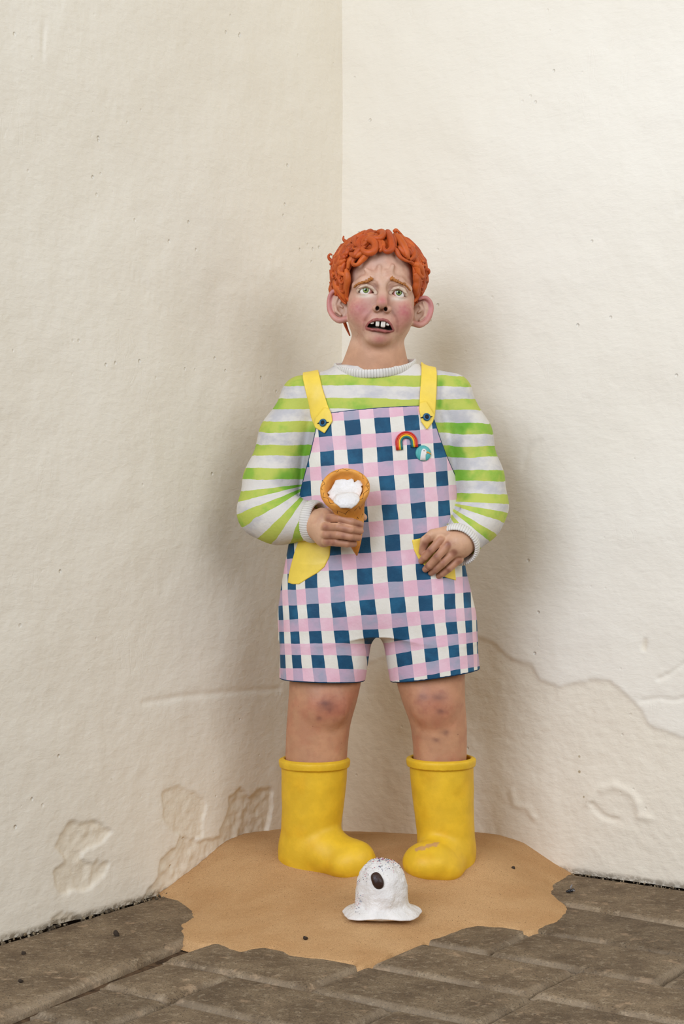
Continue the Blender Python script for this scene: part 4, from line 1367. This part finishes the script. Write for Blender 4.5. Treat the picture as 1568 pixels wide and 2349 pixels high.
# pockets, straps: thin layers that follow the cloth
def patch(pts, D0, fn, lo_off, hi_off, bounds, h=1.5, front=True):
    P = P2(pts, D0)
    gp_ = Grid(*box_of(*bounds), h)
    def f(x, y, z):
        b = fn(x, y, z)
        d = smax(smax(b - hi_off, lo_off - b, 0.5), poly2(P, x, z).astype(np.float32), 1.5)
        return np.maximum(d, y + 0 * x) if front else d
    gp_.op((f, gp_.lo, gp_.lo + gp_.h * (np.array(gp_.d.shape) - 1)), 0, pad=0)
    return gp_.mesh(1)
v, f = patch([(690, 1225), (757, 1228), (758, 1255), (756, 1276), (744, 1300), (728, 1314), (706, 1327), (686, 1340), (672, 1341), (659, 1338), (661, 1318), (668, 1290), (676, 1262)], 70, over_fn, -3, 2.0, (650, 770, 1215, 1350, -30, 115))
mk('pocket', v, f, M_YELLOW, dung)
v, f = patch([(943, 1238), (985, 1230), (1040, 1262), (1046, 1332), (1022, 1325), (1000, 1316), (975, 1300), (958, 1282), (948, 1262)], 70, over_fn, -3, 2.0, (935, 1060, 1222, 1342, -20, 115))
mk('pocket', v, f, M_YELLOW, dung)
cloth_fn = lambda x, y, z: smin(base_fn(x, y, z), np.maximum(over_fn(x, y, z), poly2(BIBP, x, z).astype(np.float32)), 6)
straps = []
for pts, bnd in (([(689, 815), (725, 812), (729, 845), (738, 885), (750, 925), (760, 950), (762, 966), (744, 994), (722, 980), (712, 955), (704, 915), (693, 865)], (680, 772, 822, 1002, -118, 100)),
                 ([(970, 800), (1003, 800), (1005, 850), (1003, 900), (999, 950), (993, 968), (979, 986), (966, 968), (961, 940), (964, 900), (969, 845)], (952, 1014, 812, 994, -118, 100))):
    v, f = patch(pts, 72, cloth_fn, -1, 5.5, bnd, 1.5, front=False)
    s_ = mk('shoulder_strap', v, f, M_YELLOW, statue)
    s_['label'] = 'yellow shoulder strap with pointed end'
    straps.append(s_)
def front_D(fn, X, Y, off):
    for D in np.arange(150, 0, -0.4):
        p = W(X, Y, D)
        if float(np.asarray(fn(np.float32(p[0]), np.float32(p[1]), np.array([p[2]], np.float32))).ravel()[0]) < off: return D
    return 60.0
def surf_frame(fn, X, Y, off):
    D = front_D(fn, X, Y, off)
    p = W(X, Y, D)
    a = W(X + 6, Y, front_D(fn, X + 6, Y, off)) - W(X - 6, Y, front_D(fn, X - 6, Y, off))
    b = W(X, Y - 6, front_D(fn, X, Y - 6, off)) - W(X, Y + 6, front_D(fn, X, Y + 6, off))
    a /= np.linalg.norm(a); b = b - a * np.dot(a, b); b /= np.linalg.norm(b)
    return p, a, b, np.cross(a, b)
def revolve(p, a, b, n_, prof, seg=28):
    th = np.linspace(0, 2 * math.pi, seg, endpoint=False)
    rs = [p + r * (np.cos(th)[:, None] * a + np.sin(th)[:, None] * b) + h_ * n_ for r, h_ in prof]
    return rings(rs)
for s_, (X_, Y_) in zip(straps, ((741, 970), (977.5, 957))):
    p, a, b, n_ = surf_frame(cloth_fn, X_, Y_, 5.5)
    if n_[1] > 0: n_ = -n_
    v, f = revolve(p, a, b, n_, [(6.5, -2), (8.6, 0), (9.2, 2), (8.4, 4.4), (7, 5.2), (5.4, 4.6), (4.4, 3.2)])
    mk('button', v, f, M_BLUE, s_)
    v, f = revolve(p, a, b, n_, [(4.9, -2), (4.9, 3.4), (2.5, 3.9), (0.4, 3.9)])
    mk('button_hole', v, f, M_BLACK, s_)
    for sg in (-1, 1):
        q0 = p + sg * a * 8.5 + n_ * 0.5; q1 = p + sg * (a * 15 + b * 2.0) + n_ * 0.4
        v, f = tube([q0, (q0 + q1) / 2 + n_ * 0.5, q1], [1.6, 1.3, 0.4], 6)
        mk('stitch', v, f, M_BLACK, s_)
print('straps', time.time() - T0)

# ---- badges --------------------------------------------------------------------
def flat_mat(name, rgb, rough=0.35): return paint_mat(name, lin(*rgb), 0.06, rough, 0.0002, 200)
p, a, b, n_ = surf_frame(over_fn, 931, 1012, 0.0)
if n_[1] > 0: n_ = -n_
ra_ = math.radians(-5); a2 = a * math.cos(ra_) - b * math.sin(ra_); b2 = a * math.sin(ra_) + b * math.cos(ra_)
rb = bpy.data.objects.new('rainbow_badge', None); COL.objects.link(rb); rb.parent = statue
rb['label'] = 'small clay rainbow badge pinned to the bib'
for nm, r0, r1, rgb in (('red_band', 21.2, 25, (206, 42, 34)), ('orange_band', 17.6, 21.4, (224, 92, 38)), ('yellow_band', 14.3, 17.8, (246, 200, 30)), ('teal_band', 10.8, 14.5, (44, 122, 118)), ('blue_band', 9.4, 11.0, (40, 84, 104))):
    th = np.linspace(0, math.pi, 30)
    cen = [(-(r0 + r1) / 2, -15.5), (-(r0 + r1) / 2, -8)] + [(-(r0 + r1) / 2 * math.cos(t), (r0 + r1) / 2 * math.sin(t)) for t in th] + [((r0 + r1) / 2, -7), ((r0 + r1) / 2, -12.5)]
    path = [p + a2 * x_ + b2 * (y_ - 3.0) + n_ * 2.0 for x_, y_ in cen]
    w_ = (r1 - r0) / 2
    rs = []
    P_ = np.array(path); tt = np.gradient(P_, axis=0); tt /= np.linalg.norm(tt, axis=1)[:, None]
    hump = 3.2 if nm != 'blue_band' else 2.2
    for k in range(len(P_)):
        sd = np.cross(n_, tt[k]); sd /= np.linalg.norm(sd)
        rs.append(np.array([P_[k] + sd * sx * w_ * 1.02 + n_ * sn for sx, sn in ((-1, -4), (-1, hump * 0.75), (-0.6, hump), (0.6, hump), (1, hump * 0.75), (1, -4))]))
    v, f = rings(rs)
    mk(nm, v, f, flat_mat(nm, rgb), rb)
p, a, b, n_ = surf_frame(over_fn, 970, 1040, 0.0)
if n_[1] > 0: n_ = -n_
gb_ = mk('gull_badge', *revolve(p, a, b, n_, [(17.5, -3), (18.2, 0.5), (17.6, 2.6), (15.5, 4.0), (11, 4.7), (5, 5.0), (0.5, 5.1)], 40), flat_mat('badge_teal', (84, 176, 172)), statue)
gb_['label'] = 'round teal badge painted with a white gull head'
def z7(u, v_): return ((880 + u * 0.1148) - 970, 1040 - (920 + v_ * 0.1148))
def decal(name, pts, mat, h0, h1):
    P_ = np.array([z7(*q_) for q_ in pts])
    hh = lambda P: 5.1 - 1.6 * (np.hypot(P[:, 0], P[:, 1]) / 17.0) ** 2.2
    top = p + P_[:, :1] * a + P_[:, 1:] * b + (hh(P_) + h1)[:, None] * n_
    cen = P_.mean(0, keepdims=True)
    mid = 0.5 * (P_ + cen); tm = p + mid[:, :1] * a + mid[:, 1:] * b + (hh(mid) + h1)[:, None] * n_
    bot = top - n_ * (h1 - h0 + 1.0)
    v, f = rings([bot, top, tm])
    return mk(name, v, f, mat, gb_)
decal('gull', [(705, 1180), (712, 1120), (722, 1060), (738, 1000), (756, 970), (785, 957), (815, 965), (840, 995), (850, 1030), (842, 1062), (824, 1080), (818, 1120), (820, 1192), (760, 1190)], flat_mat('gull_white', (238, 236, 228)), 0, 0.7)
decal('beak', [(836, 1022), (870, 1014), (905, 1032), (928, 1052), (940, 1078), (915, 1064), (885, 1052), (840, 1048)], flat_mat('gull_orange', (214, 148, 40)), 0, 1.1)
e_ = [(788 + 11 * math.cos(t), 1000 + 11 * math.sin(t)) for t in np.linspace(0, 2 * math.pi, 10, endpoint=False)]
decal('gull_eye', e_, flat_mat('gull_eye_brown', (110, 70, 34)), 0, 1.2)

# ---- boots --------------------------------------------------------------------
def boot(rows, rimrow, foot, bounds, label, hollow, scuff=None):
    gb = Grid(*box_of(*bounds), 2.0)
    gb.op(loft(rows, 2.05, 10))
    for pr, k in foot: gb.op(pr, k)
    rm = loft(rimrow, 2.05, 2)
    gb.op((lambda x, y, z: rm[0](x, y, z), rm[1], rm[2]), 3)
    hl = loft(hollow, 2.05, 4)
    gb.op((hl[0], hl[1], hl[2]), 2, sub=True)
    v, q_ = gb.mesh(2)
    v = v + (vnoise(v, 34, 91, 2) * 1.3)[:, None] * np.array([0.6, -0.6, 0.2])
    bc = np.tile(lin(242, 196, 46), (len(v), 1))
    bc = lay(bc, 0.5 * sstep(0.0, 0.6, vnoise(v, 40, 93, 3)), (232, 176, 30))
    if scuff is not None:
        X_, Y_, D_ = pic(v)
        nz_ = vnoise(v, 5, 95, 2)
        bc = lay(bc, sstep(1.5, -1.5, poly2(np.array(scuff, float), X_, Y_) + nz_ * 4) * (D_ > 20) * 0.85, (208, 158, 112))
    o = mk('boot', v, q_, M_BOOT, statue, colors=bc)
    o['label'] = label
    return o
bl = boot([(1738, 645, 797, 74, -76), (1790, 645, 795, 72, -76), (1850, 646, 788, 68, -74), (1900, 645, 781, 64, -74), (1950, 640, 782, 62, -76), (1990, 640, 776, 56, -76)],
          [(1741, 640, 802, 80, -82), (1747, 639, 803, 81, -83), (1758, 641, 801, 79, -81)],
          [(cap(W(706, 1950, -12), W(815, 1973, 72), 58, 44), 26), (E(800, 1978, 66, 54, 40, 52, rotm(yaw=38)), 20), (E(752, 1954, 36, 52, 44, 46, rotm(yaw=38)), 22)],
          (628, 866, 1728, 2030, -95, 128), 'yellow rubber boot with the toe turned inward', [(1725, 653, 790, 68, -70), (1800, 655, 790, 64, -68)])
br_ = boot([(1736, 938, 1084, 74, -76), (1790, 941, 1086, 72, -76), (1850, 948, 1086, 68, -74), (1910, 956, 1088, 64, -74), (1950, 956, 1090, 66, -74), (1990, 956, 1084, 70, -70)],
           [(1738, 932, 1090, 80, -82), (1744, 931, 1091, 81, -83), (1756, 933, 1089, 79, -81)],
           [(E(984, 1978, 78, 60, 46, 62, rotm(yaw=-14)), 26), (cap(W(1030, 1958, 0), W(1000, 1980, 70), 54, 46), 20), (E(1022, 1990, 62, 40, 34, 60), 16)],
           (912, 1100, 1724, 2040, -95, 155), 'yellow rubber boot with a scuffed toe', [(1722, 944, 1078, 68, -70), (1800, 946, 1080, 64, -68)],
           scuff=[(950, 1947), (962, 1943), (975, 1939), (986, 1935), (997, 1932), (1004, 1931), (1007, 1940), (999, 1943), (988, 1943), (972, 1949), (955, 1952)])
print('boots', time.time() - T0)
# ------------------------------------------------------------------ ice cream cone in the hand
def cone_mat():
    t = NT('wafer_paint', 0.55, 0.25)
    pos = t.geo()
    col = t.mix(t.ramp(t.noise(30, 4, 0.6, pos), 0.35, 0.7), lin(222, 156, 70), lin(200, 128, 44))
    a = t.attr('around'); h = t.attr('along')
    tri = t.math('ABSOLUTE', t.math('SUBTRACT', t.math('FRACT', t.math('ADD', a, t.math('MULTIPLY', t.math('SUBTRACT', t.noise(60, 2, 0.5, pos), 0.5), 0.5))), 0.5))
    d = t.math('ABSOLUTE', t.math('SUBTRACT', t.math('FRACT', h), t.math('ADD', 0.25, tri)))
    brk = t.ramp(t.noise(70, 2, 0.5, pos), 0.42, 0.5)
    line = t.math('MULTIPLY', t.ramp(d, 0.02, 0.055, 1, 0), brk)
    col = t.mix(t.math('MULTIPLY', line, 0.85), col, lin(112, 66, 22))
    b = t.bump(line, -0.0012)
    b = t.bump(t.noise(110, 3, 0.5, pos), 0.0006, prev=b)
    return t.out(col, b)
def ring_at(ctr, nrm, r, seg=56, wob=0.0, seed=0):
    nrm = nrm / np.linalg.norm(nrm)
    a = np.array([1.0, 0, 0]); a = a - nrm * np.dot(a, nrm); a /= np.linalg.norm(a)
    b = np.cross(nrm, a)
    th = np.linspace(0, 2 * math.pi, seg, endpoint=False)
    rr_ = r * (1 + wob * np.sin(3 * th + seed))
    return ctr + rr_[:, None] * (np.cos(th)[:, None] * a + np.sin(th)[:, None] * b) if np.ndim(rr_) else None
cone_root = empty('ice_cream_cone', W(818, 1277, 118), 'empty wafer cone smeared with white ice cream, held in the statue\'s fist', 'ice cream cone')
RIMN = np.array([-0.10, -0.78, 0.62])
AXN = W(797, 1160, 172) - W(817, 1272, 120); AXN /= np.linalg.norm(AXN)
def nmix(t): 
    n = AXN * (1 - t) + RIMN * t
    return n / np.linalg.norm(n)
prof = [((818, 1274, 120), 1.5, 0), ((816.5, 1262, 125), 7, 0), ((814, 1245, 132), 13.5, 0), ((809, 1218, 143), 22.5, 0), ((805, 1195, 152), 28.5, 0.02), ((802, 1180, 158), 31.5, 0.08), ((799, 1167, 165), 34.5, 0.2),
        ((796, 1154, 172), 39, 0.4), ((793, 1142, 177), 45, 0.65), ((791, 1132, 181), 51, 0.85), ((790, 1124, 185), 54.2, 1.0), ((790, 1119, 189), 54.5, 1.0), ((790, 1117, 193), 52, 1.0), ((790, 1116.5, 194.5), 48.5, 1.0),
        ((790, 1117, 193), 45, 1.0), ((790.5, 1119, 188), 42.5, 1.0), ((791, 1123, 178), 39, 0.95), ((793, 1130, 166), 33, 0.8), ((794, 1136, 158), 24, 0.7), ((794, 1138, 155), 6, 0.7)]
rs = [ring_at(W(*c_), nmix(t), r, 72, 0.018 if r > 20 else 0.0, i * 0.2) for i, (c_, r, t) in enumerate(prof)]
v, f = rings(rs)
th = np.tile(np.arange(72) / 72.0, len(prof)); al = np.repeat(np.concatenate([[0, 0.4, 0.9, 1.6, 2.2, 2.6, 3.0, 3.3, 3.6, 3.8, 4.02, 4.1, 4.3, 4.55, 4.8, 4.97], [5.0] * 4]), 72)
M_CONE = cone_mat()
mk('wafer', v, f, M_CONE, cone_root, floats={'around': np.append(th * 13, [0, 0]), 'along': np.append(al, [0, 5])})
M_ICE = paint_mat('ice_cream_white', lin(244, 240, 234), 0.06, 0.4, 0.0015, 140, 0.4)
SME = [(769, 1101), (773, 1100), (789, 1099), (796, 1101), (806, 1097), (811, 1100), (812, 1107), (816, 1104), (821, 1100), (824, 1102), (828, 1099), (832, 1103), (838, 1107), (835, 1112), (828, 1116), (831, 1121), (830, 1127), (826, 1136), (824, 1149), (816, 1159), (806, 1167), (793, 1165), (781, 1166), (772, 1158), (766, 1154), (758, 1144), (750, 1139), (756, 1136), (750, 1130), (753, 1127), (759, 1121), (764, 1112)]
gi = Grid(*box_of(742, 846, 1088, 1180, 130, 250), 1.0)
RN = RIMN / np.linalg.norm(RIMN); ra2 = np.array([1.0, 0, 0]) - RN * RN[0]; ra2 /= np.linalg.norm(ra2); rb2 = np.cross(RN, ra2)
RM = np.stack([ra2, rb2, RN], 1)
gi.op(ell(W(793, 1127, 176), (46, 47, 15), RM), 0)
gi.op(ell(W(794, 1148, 190), (31, 26, 16), RM), 10)
gi.op(ell(W(795, 1151, 213), (31, 24, 17), RM), 8)
gi.op(ell(W(790, 1116, 190), (24, 18, 9), RM), 6, sub=True)
PS = P2(SME, 188)
gi.d = smax(gi.d, poly2(PS, gi.ax[0][:, None, None], gi.ax[2][None, None, :]).astype(np.float32) + 0 * gi.d, 2.0)
v, q = gi.mesh(1)
v = v + (vnoise(v, 9, 3, 3) * 1.6)[:, None] * RN
mk('ice_cream_smear', v, q, M_ICE, cone_root)

# ------------------------------------------------------------------ the fallen scoop
c0 = W(874, 2082, 330); z0 = sand_at(c0[0], c0[1])
SC0 = np.array([c0[0], c0[1], z0])
scoop = empty('ice_cream_scoop', SC0, 'white ice cream scoop dropped upside down on the sand between the boots', 'ice cream')
sc_ = (F - 330) / F
prof = [(0.5, 126), (15, 124), (29, 118), (41, 108), (50, 95), (55, 80), (58, 64), (59.5, 48), (60.5, 34), (62.5, 24), (67, 17), (74, 11), (80, 6.5), (83.5, 2.5), (84, 0.5), (81, -1.5), (60, -3)]
pr = spline([(r, z_, 0) for r, z_ in prof], 70)[:, :2]
seg = 120
th = np.linspace(0, 2 * math.pi, seg, endpoint=False)
rs = []
for r, z_ in pr:
    br2 = sstep(60, 80, r)
    k = 1 + br2 * (0.07 * np.cos(2 * th) + 0.05 * np.sin(3 * th + 2.6) + 0.04 * np.sin(5 * th) + 0.015 * np.sin(7 * th) + 0.008 * np.sin(17 * th + 1))
    zz_ = z_ + br2 * (2.5 * np.sin(th * 3 + 0.4) + 3.0 * np.clip(np.sin(th - 0.1), 0, 1) * 0 + 2)
    rs.append(np.stack([r * k * np.cos(th), r * k * np.sin(th), np.full_like(th, 0) + zz_], 1) * np.array([1, 0.95, 1]) * sc_)
v, f = rings(rs)
v = v + SC0
v[:, 0] += 0.02 * (v[:, 2] - z0)
nzv = vnoise(v, 26, 61, 3); 
rad = v - SC0; rad[:, 2] *= 0.3; rad /= np.linalg.norm(rad, axis=1)[:, None] + 1e-6
v = v + rad * (nzv * 5.5 * sstep(0, 14, v[:, 2] - z0))[:, None]
v[:, 2] = np.where(v[:, 2] < z0 + 6, v[:, 2] + 0, v[:, 2])
M_SCOOP = paint_mat('scoop_white', lin(240, 236, 228), 0.07, 0.5, 0.0030, 75, 0.3)
dome_v = v
mk('scoop', v, f, M_SCOOP, scoop)
def dome_point(X_, Y_):
    X, Y, D = pic(dome_v)
    s = np.hypot(X - X_, Y - Y_) - 0.15 * (D - 330)
    k = int(np.argmin(np.hypot(X - X_, Y - Y_) + np.where(D < 322, 200, 0)))
    return dome_v[k]
pc = dome_point(865, 2020)
v, f = rbox(pc + np.array([0, 2.0, 0]), (12, 10, 18), rotm(roll=-24, pitch=-14), 0.85, 12)
v = v + (vnoise(v, 8, 7, 2) * 1.3)[:, None] * np.array([0.5, -0.5, 0.5])
mk('chocolate_piece', v, f, paint_mat('dark_chocolate', lin(62, 40, 32), 0.25, 0.35, 0.0006, 300), scoop)
# sprinkles: far too many and small to count
sv_, sf_, scol = [], [], []
n = 0
oc = np.array([[1, 0, 0], [-1, 0, 0], [0, 1, 0], [0, -1, 0], [0, 0, 1], [0, 0, -1]], float)
of = np.array([[0, 2, 4], [2, 1, 4], [1, 3, 4], [3, 0, 4], [2, 0, 5], [1, 2, 5], [3, 1, 5], [0, 3, 5]])
rs_ = random.Random(3)
cols = [(60, 70, 110), (190, 70, 90), (80, 80, 84), (240, 238, 232), (238, 236, 230), (214, 150, 160), (60, 100, 140), (236, 232, 226)]
top = dome_v[(dome_v[:, 2] - z0 > 88 * sc_)]
def sprinkle(p, s):
    global n
    d = np.array([rs_.uniform(-1, 1), rs_.uniform(-1, 1), rs_.uniform(-0.6, 0.6)])
    sv_.append(p + oc * s * np.array([1.3, 0.8, 0.8]) + np.array([0, -0.4, 0.6])); sf_.append(of + n); n += 6
    scol.append(np.tile(lin(*rs_.choice(cols)), (6, 1)))
for i in range(420):
    k = rs_.randrange(len(top)); hgt = (top[k][2] - z0) / sc_
    if rs_.random() < sstep(88, 114, hgt): sprinkle(top[k] + np.array([rs_.uniform(-2, 2), 0, rs_.uniform(-1, 1)]), rs_.uniform(0.7, 1.25))
for X_, Y_, sd, m in ((840, 2010, 6, 26), (822, 2025, 4, 22), (822, 2068, 9, 60), (818, 2076, 12, 40), (884, 1993, 4, 4)):
    for i in range(m):
        sprinkle(dome_point(X_ + rs_.gauss(0, sd * 0.6), Y_ + rs_.gauss(0, sd)), rs_.uniform(0.6, 1.1))
o = mk('sprinkles', np.concatenate(sv_), np.concatenate(sf_), paint_mat('sprinkle_paint', None, 0.05, 0.4, 0.0001, 300), scoop, smooth=False, colors=np.concatenate(scol))
o['kind'] = 'stuff'

# ------------------------------------------------------------------ small litter
M_DIRT = paint_mat('dry_soil', lin(66, 54, 42), 0.3, 0.9, 0.0008, 300)
M_FLY = paint_mat('fly_black', lin(26, 26, 30), 0.2, 0.3, 0.0002, 300, 0.5)
def crumb(name, X_, Y_, r, label, zz=None, seed=0, on_sand=True):
    pg = G(X_, Y_, 0.0)
    if on_sand:
        for _ in range(6):
            zz = sand_at(pg[0], pg[1]); pg = G(X_, Y_, zz)
    else:
        pg = G(X_, Y_, zz or 0.0)
    v, f = rbox(pg + np.array([0, 0, r * 0.55]), (r * 1.2, r, r * 0.8), rotm(roll=seed * 31, yaw=seed * 47), 0.8, 5)
    v = v + (vnoise(v, r * 0.9, seed, 2) * r * 0.3)[:, None] * (v - v.mean(0)) / r
    o = mk(name, v, f, M_DIRT)
    return tag(o, label, 'soil crumb', 'soil crumbs on the sand and slabs')
crumb('soil_crumb', 700, 2155, 4.6, 'dark soil crumb on the sand below the ice cream scoop', seed=1)
crumb('soil_crumb', 577, 1975, 3.4, 'small dark soil crumb on the sand left of the inward-turned boot', seed=2)
crumb('soil_crumb', 1177, 1994, 4.4, 'dark soil crumb on the sand right of the scuffed boot', seed=3)
crumb('soil_crumb', 267, 2146, 6.0, 'largest dark soil crumb on the long slab by the left wall', seed=4, on_sand=False, zz=0)
crumb('soil_crumb', 47, 2253, 4.0, 'soil crumb on the slab near the left edge of the picture', seed=5, on_sand=False, zz=0)
crumb('soil_crumb', 54, 2189, 4.4, 'soil crumb against the foot of the left wall', seed=6, on_sand=False, zz=0)

pf = G(1308, 2048, 0.5)
fly = empty('fly', pf, 'dead black fly lying on the slab by the right wall', 'fly')
def put(name, c_, r, R, m): 
    v, f = rbox(pf + np.array(c_, float), r, R, 1.0, 8)
    mk(name, v, f, m, fly)
put('abdomen', (4.0, 1, 5.5), (6, 4.2, 4), rotm(roll=-25), M_FLY)
put('thorax', (-3.2, -0.5, 4.2), (4.6, 4, 4), rotm(), M_FLY)
put('head', (-8, -1, 3.2), (2.8, 3, 2.7), rotm(), M_FLY)
tw = NT('fly_wing', 0.3, 0.4); M_WING = tw.out(lin(120, 112, 104))
for d_, nm in (((6, 5, 13), 'wing'), ((11, -6, -1.0), 'wing')):
    q0 = pf + np.array([-1.0, 0, 6]); q1 = q0 + np.array(d_, float)
    sd = np.cross(q1 - q0, [0.2, 1, 0.1]); sd /= np.linalg.norm(sd)
    L = [q0, q0 * 0.6 + q1 * 0.4 + sd * 2.6, q0 * 0.2 + q1 * 0.8 + sd * 2.4, q1, q0 * 0.3 + q1 * 0.7 - sd * 1.6]
    L = np.array(L); nr = np.cross(L[1] - L[0], L[3] - L[0]); nr /= np.linalg.norm(nr)
    v, f = rings([L - nr * 0.15, L + nr * 0.15])
    mk(nm, v, f, M_WING, fly)
for k, dx in enumerate((-5, -2, 1)):
    for sg in (-1, 1):
        b0 = pf + np.array([dx, sg * 2.0, 3])
        v, f = tube([b0, b0 + [1, sg * 3.5, 2.0], b0 + [2.0, sg * 5.5, -2.6]], [0.5, 0.45, 0.3], 5)
        mk('leg', v, f, M_FLY, fly)

# crumbled plaster and earth along the foot of both walls
dv, df, dc = [], [], []
n = 0
rd = random.Random(11)
ico_v, ico_f = rbox(np.zeros(3), (1, 1, 1), np.eye(3), 0.9, 2)
if isinstance(ico_f, list): pass
Qd, Td = [], []
for side, cnt, s0, s1 in (('left', 300, 470, 1900), ('right', 190, 640, 1700)):
    for i in range(cnt):
        s = rd.uniform(s0, s1); off = abs(rd.gauss(0, 5 if side == 'left' else 2.5)) - 3
        if vnoise(np.array([[s, 0, 3.0 if side == 'left' else 9.0]]), 60, 5)[0] < -0.25: continue
        r = rd.uniform(1.2, 4.6 if side == 'left' else 2.8)
        run, nr = (VDIR, UDIR) if side == 'left' else (UDIR, VDIR)
        xy = CORNER + run * s + nr * off
        R = rotm(rd.uniform(0, 360), rd.uniform(0, 360), rd.uniform(0, 360))
        v = (ico_v * np.array([r * 1.3, r, r * 0.7])) @ R.T + np.array([xy[0], xy[1], rd.uniform(-3, 2) + r * 0.3])
        dv.append(v); Qd.append(ico_f[0] + n); Td.append(ico_f[1] + n); n += len(v)
        dc.append(np.tile(lin(*rd.choice([(84, 72, 54), (110, 96, 74), (70, 60, 46), (150, 134, 106), (136, 118, 90), (166, 150, 122)])), (len(v), 1)))
o = mk('wall_foot_debris', np.concatenate(dv), [np.concatenate(Qd), np.concatenate(Td)], paint_mat('debris_paint', None, 0.2, 0.95, 0.0004, 400), smooth=False, colors=np.concatenate(dc))
tag(o, 'dark earth and plaster crumbs along the foot of the white walls', 'debris', kind='stuff')
print('script', time.time() - T0)
